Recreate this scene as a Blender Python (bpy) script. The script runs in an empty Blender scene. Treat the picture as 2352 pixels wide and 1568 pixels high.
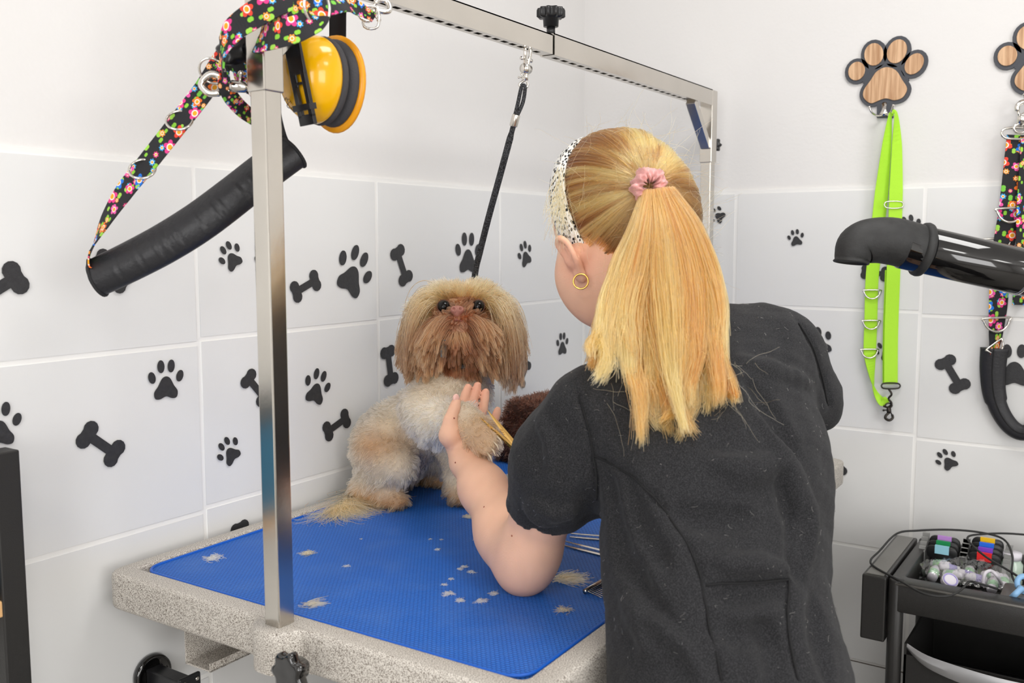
import bpy, bmesh, math, random
import numpy as np
from mathutils import Vector, Matrix
PI = math.pi
scene = bpy.context.scene
COL = scene.collection
random.seed(7)
rng = np.random.default_rng(11)

# ------------------------------------------------------------------ camera
CAMZ, FPX, CX, CY = 1.33, 2175.73, 1176.0, 784.0
YAW, PITCH, ROLL = 0.58742, 0.102597, -0.00079
FW = np.array([math.cos(YAW)*math.cos(PITCH), math.sin(YAW)*math.cos(PITCH), -math.sin(PITCH)])
_rt = np.array([math.sin(YAW), -math.cos(YAW), 0.0]); _up = np.cross(_rt, FW)
RT = _rt*math.cos(ROLL) + _up*math.sin(ROLL)
UP = -_rt*math.sin(ROLL) + _up*math.cos(ROLL)
EYE = np.array([0.0, 0.0, CAMZ])
cd = bpy.data.cameras.new('camera'); cam = bpy.data.objects.new('camera', cd); COL.objects.link(cam)
cd.sensor_width = 36.0; cd.lens = 36.0*FPX/2352.0; cd.clip_start = 0.02; cd.clip_end = 40
cam.matrix_world = Matrix(((RT[0], UP[0], -FW[0], 0), (RT[1], UP[1], -FW[1], 0), (RT[2], UP[2], -FW[2], CAMZ), (0, 0, 0, 1)))
cd.dof.use_dof = True; cd.dof.focus_distance = 1.45; cd.dof.aperture_fstop = 7.1
scene.camera = cam

# ------------------------------------------------------------------ light
world = bpy.data.worlds.new('world'); scene.world = world; world.use_nodes = True
world.node_tree.nodes['Background'].inputs[0].default_value = (1.0, 0.97, 0.93, 1)
world.node_tree.nodes['Background'].inputs[1].default_value = 0.35
def area(name, loc, size, power, col, rot=(0, 0, 0)):
    l = bpy.data.lights.new(name, 'AREA'); l.shape = 'RECTANGLE'; l.size, l.size_y = size; l.energy = power; l.color = col
    o = bpy.data.objects.new(name, l); COL.objects.link(o); o.location = loc; o.rotation_euler = rot
    return o
CEIL = 2.55
LAMPS = [(1.15, 0.2), (-0.9, 0.15), (0.85, -1.3), (-0.9, -1.3)]
for lx, ly in LAMPS:
    area('ceiling_panel_light', (lx, ly, CEIL-0.03), (0.56, 0.56), 12.5, (1.0, 0.985, 0.965))
FILLS = [((-2.36, -0.5, 1.45), (1.7, 1.3), (0, -PI/2, 0)), ((-0.4, -2.36, 1.45), (1.7, 1.3), (PI/2, 0, 0))]      # two added fill lights behind the camera, set in made-up windows
for wloc, wsize, wrot in FILLS: area('window_daylight', wloc, (wsize[1], wsize[0]) if wrot[1] else wsize, 47, (1.0, 0.995, 0.99), wrot)
vs = scene.view_settings
scene.display_settings.display_device = 'sRGB'
vs.view_transform = 'Standard'; vs.look = 'None'; vs.gamma = 1.0; vs.exposure = -0.30
try: vs.use_curve_mapping = False
except Exception: pass

cy_ = scene.cycles; cy_.use_adaptive_sampling = True; cy_.adaptive_threshold = 0.08; cy_.caustics_reflective = False; cy_.caustics_refractive = False; cy_.max_bounces = 12; cy_.diffuse_bounces = 3; cy_.glossy_bounces = 5; cy_.transmission_bounces = 10; cy_.transparent_max_bounces = 8
# ------------------------------------------------------------------ helpers
def ray(px, py): return FW + RT*(px-CX)/FPX - UP*(py-CY)/FPX
def at(px, py, d): return EYE + ray(px, py)*d                 # a point at distance d along the view axis
def on_x(px, py, X): r = ray(px, py); return EYE + r*(X/r[0])
def on_y(px, py, Y): r = ray(px, py); return EYE + r*(Y/r[1])
def on_z(px, py, Z): r = ray(px, py); return EYE + r*((Z-CAMZ)/r[2])
def unit(v): v = np.asarray(v, float); return v/max(np.linalg.norm(v), 1e-12)

MATS = {}
def srgb(c):
    c = np.asarray(c, float)/255.0
    return tuple(np.where(c <= 0.04045, c/12.92, ((c+0.055)/1.055)**2.4))
def mat(name, col, rough=0.5, metal=0.0, spec=0.5, bump=None, var=None, sheen=0.0, coat=0.0, trans=0.0, ior=1.45, alpha=1.0, sss=0.0, attr=None):
    """procedural principled material. bump=(scale, strength, detail); var=(scale, amount)"""
    m = bpy.data.materials.new(name); m.use_nodes = True
    nt = m.node_tree; b = nt.nodes['Principled BSDF']
    c = (*srgb(col), 1)
    b.inputs['Base Color'].default_value = c; b.inputs['Roughness'].default_value = rough
    b.inputs['Metallic'].default_value = metal; b.inputs['Specular IOR Level'].default_value = spec
    b.inputs['Sheen Weight'].default_value = sheen; b.inputs['Coat Weight'].default_value = coat
    b.inputs['Transmission Weight'].default_value = trans; b.inputs['IOR'].default_value = ior; b.inputs['Alpha'].default_value = alpha
    if sss:
        b.inputs['Subsurface Weight'].default_value = sss; b.inputs['Subsurface Radius'].default_value = (0.012, 0.004, 0.002)
        b.inputs['Subsurface Scale'].default_value = 0.35
    tc = nt.nodes.new('ShaderNodeTexCoord')
    if var:
        n = nt.nodes.new('ShaderNodeTexNoise'); n.inputs['Scale'].default_value = var[0]; n.inputs['Detail'].default_value = 4
        nt.links.new(tc.outputs['Object'], n.inputs['Vector'])
        mr = nt.nodes.new('ShaderNodeMapRange'); mr.inputs[1].default_value = 0.3; mr.inputs[2].default_value = 0.7
        mr.inputs[3].default_value = 1-var[1]; mr.inputs[4].default_value = 1+var[1]
        nt.links.new(n.outputs[0], mr.inputs[0])
        mx = nt.nodes.new('ShaderNodeMix'); mx.data_type = 'RGBA'; mx.blend_type = 'MULTIPLY'; mx.inputs[0].default_value = 1
        mx.inputs[6].default_value = c; nt.links.new(mr.outputs[0], mx.inputs[7]); nt.links.new(mx.outputs[2], b.inputs['Base Color'])
    if bump:
        n = nt.nodes.new('ShaderNodeTexNoise'); n.inputs['Scale'].default_value = bump[0]; n.inputs['Detail'].default_value = bump[2] if len(bump) > 2 else 3
        nt.links.new(tc.outputs['Object'], n.inputs['Vector'])
        bp = nt.nodes.new('ShaderNodeBump'); bp.inputs['Strength'].default_value = bump[1]; bp.inputs['Distance'].default_value = 0.002
        nt.links.new(n.outputs[0], bp.inputs['Height']); nt.links.new(bp.outputs[0], b.inputs['Normal'])
    MATS[name] = m
    return m
def N(m): return m.node_tree.nodes, m.node_tree.links, m.node_tree.nodes['Principled BSDF']

ORG = {}
def origin(o): return np.zeros(3) if o is None else ORG[o.name]
def obj(name, V, F, m, parent=None, smooth=True, uv=None, loc=None):
    """one mesh object from world-space vertices; loc = its own origin (only for parentless or movable pieces)"""
    me = bpy.data.meshes.new(name)
    V = np.asarray(V, float)
    po = origin(parent); lo = po if loc is None else np.asarray(loc, float)
    me.from_pydata((V-lo).tolist(), [], [list(map(int, f)) for f in F])
    if smooth: me.polygons.foreach_set('use_smooth', [True]*len(me.polygons))
    if uv is not None:
        ul = me.uv_layers.new(name='UVMap')
        idx = np.empty(len(me.loops), int); me.loops.foreach_get('vertex_index', idx)
        ul.data.foreach_set('uv', np.asarray(uv, float)[idx].ravel())
    me.materials.append(m); me.update()
    o = bpy.data.objects.new(name, me); COL.objects.link(o)
    o.location = lo-po
    if parent is not None: o.parent = parent
    ORG[o.name] = lo
    return o
def tag(o, label=None, cat=None, group=None, kind=None):
    if label: o['label'] = label
    if cat: o['category'] = cat
    if group: o['group'] = group
    if kind: o['kind'] = kind
    return o
def thing(name, label, cat, loc, group=None):
    o = bpy.data.objects.new(name, None); COL.objects.link(o); o.location = loc; o.empty_display_size = 0.05
    ORG[o.name] = np.asarray(loc, float)
    return tag(o, label, cat, group)
def bevel(o, w, seg=2, ang=0.6):
    md = o.modifiers.new('bevel', 'BEVEL'); md.width = w; md.segments = seg; md.limit_method = 'ANGLE'; md.angle_limit = ang
    md.harden_normals = False
    return o
def sub(o, lv=1):
    md = o.modifiers.new('sub', 'SUBSURF'); md.levels = lv; md.render_levels = lv
    return o

class MB:
    """collects shapes into one mesh"""
    def __init__(s): s.V = []; s.F = []; s.UV = []; s.n = 0
    def add(s, V, F, uv=None):
        V = np.asarray(V, float); s.V.append(V); s.F += [[i+s.n for i in f] for f in F]
        s.UV.append(np.zeros((len(V), 2)) if uv is None else np.asarray(uv, float)); s.n += len(V)
        return s
    def build(s, name, m, parent=None, smooth=True, loc=None, uv=False):
        return obj(name, np.vstack(s.V), s.F, m, parent, smooth, np.vstack(s.UV) if uv else None, loc)
    def box(s, lo, hi):
        lo, hi = np.minimum(lo, hi), np.maximum(lo, hi)
        V = [[(lo, hi)[i][0], (lo, hi)[j][1], (lo, hi)[k][2]] for i in (0, 1) for j in (0, 1) for k in (0, 1)]
        return s.add(V, [(0, 1, 3, 2), (4, 6, 7, 5), (0, 4, 5, 1), (2, 3, 7, 6), (0, 2, 6, 4), (1, 5, 7, 3)])
    def obox(s, c, ax, ay, az, h):
        """box with centre c, unit axes, half sizes h"""
        c = np.asarray(c, float); A = [unit(ax)*h[0], unit(ay)*h[1], unit(az)*h[2]]
        V = [c+i*A[0]+j*A[1]+k*A[2] for i in (-1, 1) for j in (-1, 1) for k in (-1, 1)]
        return s.add(V, [(0, 1, 3, 2), (4, 6, 7, 5), (0, 4, 5, 1), (2, 3, 7, 6), (0, 2, 6, 4), (1, 5, 7, 3)])
    def loft(s, rings, cap=True, closed=False, ring_closed=True):
        rings = [np.asarray(r, float) for r in rings]; n = len(rings[0]); F = []
        L = len(rings)
        for a in range(L if closed else L-1):
            b = (a+1) % L
            for i in range(n if ring_closed else n-1):
                j = (i+1) % n
                F.append((a*n+i, a*n+j, b*n+j, b*n+i))
        if cap and not closed and ring_closed:
            F.append(tuple(range(n))[::-1]); F.append(tuple((L-1)*n+i for i in range(n)))
        return s.add(np.vstack(rings), F)
    def tube(s, P, r, n=10, cap=True, closed=False):
        P = np.asarray(P, float); L = len(P); r = np.broadcast_to(r, (L,))
        T, Nn, B = frames(P, closed)
        rings = [P[i]+r[i]*np.array([math.cos(2*PI*k/n)*Nn[i]+math.sin(2*PI*k/n)*B[i] for k in range(n)]) for i in range(L)]
        return s.loft(rings, cap, closed)
    def lathe(s, c, axis, prof, n=24):
        """prof: (radius, height) along axis from c"""
        a = unit(axis); u = unit(np.cross(a, [0.31, 0.2, 0.93] if abs(a[2]) < 0.9 else [1, 0, 0])); w = np.cross(a, u)
        rings = [np.array([np.asarray(c)+a*h+max(rr, 1e-5)*(math.cos(2*PI*k/n)*u+math.sin(2*PI*k/n)*w) for k in range(n)]) for rr, h in prof]
        return s.loft(rings)
    def prism(s, poly, o, ax, ay, th, az=None):
        """2-D outline extruded by th along az"""
        poly = np.asarray(poly, float); o = np.asarray(o, float); ax = np.asarray(ax, float); ay = np.asarray(ay, float)
        az = unit(np.cross(ax, ay)) if az is None else np.asarray(az, float)
        b = o+poly[:, :1]*ax+poly[:, 1:2]*ay; n = len(poly)
        F = [tuple(range(n))[::-1], tuple(range(n, 2*n))]+[(i, (i+1) % n, n+(i+1) % n, n+i) for i in range(n)]
        return s.add(np.vstack([b, b+az*th]), F)
    def ell(s, c, rad, axes=None, n=20, m=12):
        A = np.eye(3) if axes is None else np.array([unit(a) for a in axes])
        V = [np.asarray(c)+A[2]*rad[2]]; F = []
        for i in range(1, m):
            t = PI*i/m
            for k in range(n):
                p = 2*PI*k/n
                V.append(np.asarray(c)+A[0]*rad[0]*math.sin(t)*math.cos(p)+A[1]*rad[1]*math.sin(t)*math.sin(p)+A[2]*rad[2]*math.cos(t))
        V.append(np.asarray(c)-A[2]*rad[2])
        for k in range(n):
            F.append((0, 1+k, 1+(k+1) % n)); F.append((len(V)-1, 1+(m-2)*n+(k+1) % n, 1+(m-2)*n+k))
            for i in range(m-2):
                F.append((1+i*n+k, 1+(i+1)*n+k, 1+(i+1)*n+(k+1) % n, 1+i*n+(k+1) % n))
        return s.add(V, F)
def frames(P, closed=False, up=None):
    P = np.asarray(P, float); L = len(P)
    T = np.roll(P, -1, 0)-np.roll(P, 1, 0)
    if not closed: T[0] = P[1]-P[0]; T[-1] = P[-1]-P[-2]
    T /= np.maximum(np.linalg.norm(T, axis=1), 1e-9)[:, None]
    n = np.cross(T[0], [0.0, 0.0, 1.0] if up is None else up)
    if np.linalg.norm(n) < 0.1: n = np.cross(T[0], [1.0, 0.1, 0.0])
    Nn = [unit(n)]
    for i in range(1, L):
        v = Nn[-1]-T[i]*(Nn[-1]@T[i]); Nn.append(unit(v))
    Nn = np.array(Nn); return T, Nn, np.cross(T, Nn)
def crom(P, k=8, closed=False):
    """Catmull-Rom through the points"""
    P = np.asarray(P, float); n = len(P); out = []
    for i in range(n if closed else n-1):
        if closed: a, b, c, d = P[(i-1) % n], P[i], P[(i+1) % n], P[(i+2) % n]
        else: a, b, c, d = P[max(i-1, 0)], P[i], P[i+1], P[min(i+2, n-1)]
        for t in np.arange(k)/k:
            out.append(0.5*((2*b)+(c-a)*t+(2*a-5*b+4*c-d)*t*t+(3*b-a-3*c+d)*t**3))
    if not closed: out.append(P[-1])
    return np.array(out)
def rrect(x0, y0, x1, y1, r, k=6):
    out = []
    for cx, cy, a in ((x1-r, y1-r, 0), (x0+r, y1-r, 90), (x0+r, y0+r, 180), (x1-r, y0+r, 270)):
        for i in range(k+1):
            t = math.radians(a+90*i/k); out.append((cx+r*math.cos(t), cy+r*math.sin(t)))
    return np.array(out)
def torus_pts(c, u, v, r, n=28): return np.array([np.asarray(c)+r*(math.cos(2*PI*k/n)*np.asarray(u)+math.sin(2*PI*k/n)*np.asarray(v)) for k in range(n)])

# ------------------------------------------------------------------ materials
mat('plaster', (229, 227, 225), 0.75, bump=(110, 0.16, 1))
mat('grout', (240, 239, 236), 0.85)
mat('tile_glaze', (229, 229, 228), 0.26, spec=0.45, bump=(28, 0.05, 0))
mat('decal', (50, 50, 52), 0.5, bump=(700, 0.3), var=(160, 0.18))
mat('steel', (205, 200, 192), 0.2, metal=1.0, bump=(60, 0.05), var=(9, 0.06))
mat('chrome', (222, 218, 212), 0.1, metal=1.0)
mat('dark_metal', (60, 56, 52), 0.35, metal=0.9)
mat('black_plastic', (30, 30, 32), 0.3, spec=0.5, bump=(500, 0.06))
mat('black_rubber', (42, 42, 42), 0.62, bump=(220, 0.22, 4), var=(60, 0.25))
mat('black_gloss', (16, 15, 15), 0.08, spec=0.7, coat=0.6)
mat('black_leather', (40, 40, 43), 0.42, spec=0.45, bump=(240, 0.25, 4))
mat('black_web', (36, 36, 38), 0.75, bump=(900, 0.5))
mat('yellow_plastic', (250, 186, 8), 0.2, spec=0.5, coat=0.3)
mat('orange_plastic', (240, 160, 20), 0.3)
mat('foam', (66, 65, 68), 0.8, bump=(500, 0.3))
mat('floor_vinyl', (150, 146, 140), 0.5, var=(4, 0.08))
mat('white_plastic', (232, 230, 226), 0.35)
def speckle():
    m = mat('hammertone', (190, 185, 176), 0.48)
    n, l, b = N(m)
    tc = n.new('ShaderNodeTexCoord'); t = n.new('ShaderNodeTexNoise'); t.inputs['Scale'].default_value = 900; t.inputs['Detail'].default_value = 1.5
    l.new(tc.outputs['Object'], t.inputs['Vector'])
    r = n.new('ShaderNodeValToRGB'); e = r.color_ramp.elements
    e[0].position = 0.40; e[0].color = (*srgb((118, 108, 98)), 1); e[1].position = 0.53; e[1].color = (*srgb((214, 208, 199)), 1)
    l.new(t.outputs[0], r.inputs[0]); l.new(r.outputs[0], b.inputs['Base Color'])
    bp = n.new('ShaderNodeBump'); bp.inputs['Strength'].default_value = 0.35; bp.inputs['Distance'].default_value = 0.001
    l.new(t.outputs[0], bp.inputs['Height']); l.new(bp.outputs[0], b.inputs['Normal'])
speckle()
def blue_mat():
    m = mat('mat_rubber', (24, 92, 188), 0.5, spec=0.35)
    n, l, b = N(m)
    tc = n.new('ShaderNodeTexCoord'); mp = n.new('ShaderNodeMapping'); mp.inputs['Scale'].default_value = (1, 1, 1)
    l.new(tc.outputs['Object'], mp.inputs['Vector'])
    br = n.new('ShaderNodeTexBrick'); br.inputs['Scale'].default_value = 1.0
    br.inputs['Brick Width'].default_value = 0.0062; br.inputs['Row Height'].default_value = 0.0042; br.inputs['Mortar Size'].default_value = 0.0011; br.inputs['Mortar Smooth'].default_value = 0.8
    br.inputs['Color1'].default_value = br.inputs['Color2'].default_value = (1, 1, 1, 1); br.inputs['Mortar'].default_value = (0, 0, 0, 1)
    mp.inputs['Rotation'].default_value = (0, 0, PI/2)
    l.new(mp.outputs[0], br.inputs['Vector'])
    rmp = n.new('ShaderNodeMix'); rmp.data_type = 'RGBA'; rmp.inputs[6].default_value = (*srgb((20, 82, 174)), 1); rmp.inputs[7].default_value = (*srgb((44, 116, 210)), 1)
    l.new(br.outputs['Color'], rmp.inputs[0])
    nz = n.new('ShaderNodeTexNoise'); nz.inputs['Scale'].default_value = 16; nz.inputs['Detail'].default_value = 5; l.new(tc.outputs['Object'], nz.inputs['Vector'])
    mr = n.new('ShaderNodeMapRange'); mr.inputs[1].default_value = 0.45; mr.inputs[2].default_value = 0.8; mr.inputs[3].default_value = 0; mr.inputs[4].default_value = 0.14; l.new(nz.outputs[0], mr.inputs[0])
    mx = n.new('ShaderNodeMix'); mx.data_type = 'RGBA'; mx.inputs[7].default_value = (*srgb((124, 160, 208)), 1)
    l.new(mr.outputs[0], mx.inputs[0]); l.new(rmp.outputs[2], mx.inputs[6]); l.new(mx.outputs[2], b.inputs['Base Color'])
    bp = n.new('ShaderNodeBump'); bp.inputs['Strength'].default_value = 0.8; bp.inputs['Distance'].default_value = 0.0012
    l.new(br.outputs['Color'], bp.inputs['Height']); l.new(bp.outputs[0], b.inputs['Normal'])
blue_mat()
mat('mat_edge', (14, 92, 196), 0.4)
# ------------------------------------------------------------------ room shell
YA, XB = 1.197, 2.127             # tiled walls: wall_left (plane y = YA) and wall_right (plane x = XB)
X0, Y0 = -2.4, -2.4
def slab(name, lo, hi, m): return tag(MB().box(np.array(lo, float), np.array(hi, float)).build(name, m, None, False), kind='structure')
wl = slab('wall_left', (X0-0.1, YA, 0), (XB+0.1, YA+0.1, CEIL), MATS['plaster'])
wr = slab('wall_right', (XB, Y0-0.1, 0), (XB+0.1, YA, CEIL), MATS['plaster'])
slab('wall_back', (X0-0.1, Y0-0.1, 0), (XB, Y0, CEIL), MATS['plaster'])
slab('wall_front', (X0-0.1, Y0, 0), (X0, YA, CEIL), MATS['plaster'])
slab('floor', (X0-0.1, Y0-0.1, -0.1), (XB+0.1, YA+0.1, 0), MATS['floor_vinyl'])
slab('ceiling', (X0-0.1, Y0-0.1, CEIL), (XB+0.1, YA+0.1, CEIL+0.1), MATS['plaster'])
for i_, (wl_, ws_, wr_) in enumerate(FILLS):                    # made-up window frames round the added fill lights
    m_ = MB(); hx, hz = ws_[0]/2, ws_[1]/2
    def wbox(u0, u1, z0, z1, d0, d1):
        if wr_[1]: m_.box(np.array([X0+d0, wl_[1]+u0, wl_[2]+z0]), np.array([X0+d1, wl_[1]+u1, wl_[2]+z1]))
        else: m_.box(np.array([wl_[0]+u0, Y0+d0, wl_[2]+z0]), np.array([wl_[0]+u1, Y0+d1, wl_[2]+z1]))
    for q in ((-hx-0.06, -hx, -hz-0.06, hz+0.06), (hx, hx+0.06, -hz-0.06, hz+0.06), (-hx, hx, hz, hz+0.06), (-hx, hx, -hz-0.06, -hz)): wbox(*q, 0.0, 0.05)
    tag(m_.build('window_%d' % (i_+1), MATS['white_plastic'], None, False), kind='structure')
TW, TH, TZ, GR, TT = 0.406, 0.2618, 1.4496, 0.0042, 0.007
def tile_mesh(w, h):
    me = bpy.data.meshes.new('tile'); bm = bmesh.new()
    bmesh.ops.create_cube(bm, size=1.0)
    for v in bm.verts: v.co = Vector((v.co.x*w, v.co.y*TT, v.co.z*h))
    f = [e for e in bm.edges if all(v.co.y < 0 for v in e.verts)]
    bmesh.ops.bevel(bm, geom=f, offset=0.0018, segments=2, affect='EDGES')
    for q in bm.faces: q.smooth = q.calc_area() < 0.25*w*h
    bm.to_mesh(me); bm.free(); me.materials.append(MATS['tile_glaze'])
    return me
TILES = []
_tm = {}
def put_tile(parent, c, w, h, rz):
    key = (round(w, 4), round(h, 4))
    if key not in _tm: _tm[key] = tile_mesh(*key)
    o = bpy.data.objects.new('tile', _tm[key]); COL.objects.link(o); o.parent = parent
    o.location = c; o.rotation_euler = (random.uniform(-0.0012, 0.0012), 0, rz+random.uniform(-0.0012, 0.0012)); ORG[o.name] = np.array(c)
    TILES.append((parent, o, np.array(c), w, h))
rows = [TZ-TH*k for k in range(6)]
def rows_of(c):
    dz = {-1: -0.010, 0: -0.006, 1: 0.0, 2: 0.005, 3: 0.007}.get(c, 0.0)
    zs = [TZ]+[z+dz for z in rows[1:]]+[0.0]
    return zs
for c in range(-8, 4):                                  # wall_left: vertical joints at 0.9296 + k*TW
    xa, xb = 0.9296+(c-1)*TW, 0.9296+c*TW
    xa, xb = max(xa, X0), min(xb, XB-TT)
    if xb-xa < 0.03: continue
    zs = rows_of(c)
    for k in range(6):
        h = zs[k]-zs[k+1]-GR
        put_tile(wl, ((xa+xb)/2, YA-TT/2+0.0012, (zs[k]+zs[k+1]-GR)/2), xb-xa-GR, h, 0.0)
for c in range(9):                                      # wall_right: joints at 1.197 - k*TW
    yb, ya = YA-c*TW, YA-(c+1)*TW
    ya = max(ya, Y0); yb = min(yb, YA-TT)
    if yb-ya < 0.03: continue
    zs = [TZ]+[z+(0.004 if c == 1 else -0.003 if c == 2 else 0)-0.002 for z in rows[1:]]+[0.0]
    for k in range(6):
        put_tile(wr, (XB-TT/2+0.0012, (ya+yb)/2, (zs[k]+zs[k+1]-GR)/2), yb-ya-GR, zs[k]-zs[k+1]-GR, -PI/2)
MB().box(np.array([X0, YA-0.0046, 0]), np.array([XB-0.0046, YA, TZ+0.002])).build('grout', MATS['grout'], wl, False)
MB().box(np.array([XB-0.0046, Y0, 0]), np.array([XB, YA, TZ+0.002])).build('grout', MATS['grout'], wr, False)
zj = rows[4]-0.002+0.001                                 # one open joint on wall_right, the shade in its gap painted as a strip
MB().box(np.array([XB-0.0052, Y0, zj-GR-0.002]), np.array([XB-0.001, YA, zj-0.0005])).build('dark_joint', mat('dark_filler', (92, 82, 74), 0.8), wr, False)
# ---- vinyl paw and bone prints on the tiles
PAD = crom([(0, 0.44), (0.2, 0.34), (0.38, 0.04), (0.56, -0.2), (0.52, -0.46), (0.3, -0.5), (0, -0.4), (-0.3, -0.5), (-0.52, -0.46), (-0.56, -0.2), (-0.38, 0.04), (-0.2, 0.34)], 4, True)
def ellipse(cx, cy, a, b, rot, n=20):
    c, s = math.cos(rot), math.sin(rot)
    return np.array([(cx+a*math.cos(t)*c-b*math.sin(t)*s, cy+a*math.cos(t)*s+b*math.sin(t)*c) for t in np.arange(n)*2*PI/n])
PAW = [PAD, ellipse(-0.68, 0.42, 0.165, 0.25, 0.3), ellipse(-0.25, 0.86, 0.165, 0.27, 0.06), ellipse(0.25, 0.86, 0.165, 0.27, -0.06), ellipse(0.68, 0.42, 0.165, 0.25, -0.3)]
def bone_poly(L, r):                                    # two double lobes joined by a shaft, along +x from 0 to L
    pts = []
    def lobe(cx, cy, a0, a1):
        for t in np.linspace(a0, a1, 9): pts.append((cx+r*math.cos(t), cy+r*math.sin(t)))
    s = r*0.62
    pts.append((r*0.8, s)); lobe(0.0, r*0.85, -0.2, PI+0.6)
    lobe(0.0, -r*0.85, PI-0.6, 2*PI+0.2); pts.append((r*0.8, -s))
    pts.append((L-r*0.8, -s)); lobe(L, -r*0.85, PI-0.2+0.0, 2*PI+0.6)
    lobe(L, r*0.85, -0.6, PI+0.2); pts.append((L-r*0.8, s))
    return np.array(pts)
def decal(wall, kind, a, b):
    if wall is wl:
        A, B = on_y(*a, YA-TT-0.0006), on_y(*b, YA-TT-0.0006); nrm = np.array([0, -1.0, 0])
    else:
        A, B = on_x(*a, XB-TT-0.0006), on_x(*b, XB-TT-0.0006); nrm = np.array([-1.0, 0, 0])
    v = B-A; L = np.linalg.norm(v); v = v/L
    best = min((t for t in TILES if t[0] is wall), key=lambda t: np.linalg.norm(t[2]-(A+B)/2))[1]
    mb = MB()
    off = nrm*0.0009
    if kind == 'paw':
        ax = np.cross(v, nrm); u = L/0.86
        for poly in PAW: mb.prism(poly*u, A-off*0, ax, v, 0.0008, nrm)
    else:
        mb.prism(bone_poly(L*1.1, L*0.235), A-v*L*0.05, v, np.cross(nrm, v), 0.0008, nrm)
    o = bpy.data.objects.new('tmp', None)
    V = np.vstack(mb.V)
    # local coordinates of the tile (rotation about z only)
    rz = 0.0 if wall is wl else -PI/2
    c, s = math.cos(-rz), math.sin(-rz); W = V-np.array(best.location)
    Lc = np.stack([W[:, 0]*c-W[:, 1]*s, W[:, 0]*s+W[:, 1]*c, W[:, 2]], 1)
    bpy.data.objects.remove(o)
    me = bpy.data.meshes.new(kind+'_print'); me.from_pydata(Lc.tolist(), [], mb.F); me.materials.append(MATS['decal'])
    d = bpy.data.objects.new(kind+'_print', me); COL.objects.link(d); d.parent = best; ORG[d.name] = np.zeros(3)
for a, b in [((381, 888), (381, 841)), ((535, 597), (519, 569)), ((615, 592), (599, 566)), ((807, 640), (826, 588)), ((725, 901), (735, 861)), ((531, 1043), (515, 1019)),
             ((1075, 597), (1075, 549)), ((1208, 592), (1202, 565)), ((1292, 798), (1292, 772)), ((-2, 992), (-2, 940))]: decal(wl, 'paw', a, b)
for a, b in [((32, 640), (-50, 690)), ((231, 600), (280, 645)), ((682, 669), (722, 645)), ((914, 582), (931, 636)), ((891, 811), (898, 868)), ((203, 1000), (260, 1039)),
             ((572, 871), (604, 910)), ((755, 989), (792, 962)), ((1210, 838), (1198, 876)), ((551, 1214), (560, 1270)), ((15, 640), (-40, 660))][:10]: decal(wl, 'bone', a, b)
for a, b in [((1652, 497), (1636, 487)), ((1829, 552), (1826, 533)), ((1884, 795), (1871, 764)), ((2330, 856), (2330, 806)), ((2180, 1062), (2165, 1041)), ((2036, 812), (2027, 791)), ((2092, 528), (2085, 503))]: decal(wr, 'paw', a, b)
for a, b in [((2173, 834), (2203, 884)), ((1989, 624), (2030, 629)), ((1928, 1074), (1890, 1096))]: decal(wr, 'bone', a, b)

# ---- ceiling lamps
for i, (lx, ly) in enumerate(LAMPS):
    t = thing('ceiling_panel', 'flat square white ceiling lamp panel above '+('the grooming table', 'the room entrance', 'the trolley side of the room', 'the far corner of the room')[i], 'lamp', (lx, ly, CEIL), 'ceiling lamps')
    mb = MB()
    for s in (-1, 1):
        mb.box(np.array([lx+s*0.3-0.015, ly-0.315, CEIL-0.03]), np.array([lx+s*0.3+0.015, ly+0.315, CEIL]))
        mb.box(np.array([lx-0.285, ly+s*0.3-0.015, CEIL-0.03]), np.array([lx+0.285, ly+s*0.3+0.015, CEIL]))
    mb.build('panel_frame', MATS['white_plastic'], t, False)
    MB().box(np.array([lx-0.285, ly-0.285, CEIL-0.012]), np.array([lx+0.285, ly+0.285, CEIL-0.002])).build('diffuser', MATS['white_plastic'], t, False)

# ------------------------------------------------------------------ grooming table
TZM = 0.88                                             # top of the mat
TX0, TX1, TY0, TY1 = 0.745, 1.99, 0.4725, 1.164
tb = thing('grooming_table', 'grooming table with grey speckled rim against the tiled wall', 'table', (1.37, 0.82, 0))
def ring_prism(mb, outer, inner, z0, z1):
    n = len(outer)
    V = [(*p, z0) for p in outer]+[(*p, z0) for p in inner]+[(*p, z1) for p in outer]+[(*p, z1) for p in inner]
    F = []
    for i in range(n):
        j = (i+1) % n
        F += [(2*n+i, 2*n+j, 3*n+j, 3*n+i), (i, n+i, n+j, j), (i, j, 2*n+j, 2*n+i), (n+i, 3*n+i, 3*n+j, n+j)]
    mb.add(V, F)
mb = MB(); ring_prism(mb, rrect(TX0, TY0, TX1, TY1, 0.022), rrect(TX0+0.034, TY0+0.034, TX1-0.034, TY1-0.026, 0.012), TZM-0.047, TZM+0.0045)
bevel(mb.build('rim', MATS['hammertone'], tb), 0.0065, 3)
MB().box(np.array([TX0+0.03, TY0+0.03, TZM-0.03]), np.array([TX1-0.03, TY1-0.02, TZM-0.006])).build('tabletop', MATS['hammertone'], tb, False)
PX, PY = 0.747, 0.8275                                 # gantry post axis
bevel(MB().prism(crom([(-0.055, 0), (-0.034, 0.006), (-0.026, 0.02), (-0.012, 0.03), (0.012, 0.03), (0.026, 0.02), (0.034, 0.006), (0.055, 0)], 4), (TX0+0.004, PY, TZM-0.047), (0, 1, 0), (-1, 0, 0), 0.0515, (0, 0, 1)).build('post_socket', MATS['hammertone'], tb), 0.004, 2)
mb = MB()                                              # channel under the top
bp = on_x(432, 1500, 0.80); yl = bp[1]; yr = on_x(548, 1500, 0.80)[1]; zb = on_x(440, 1524, 0.80)[2]
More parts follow.
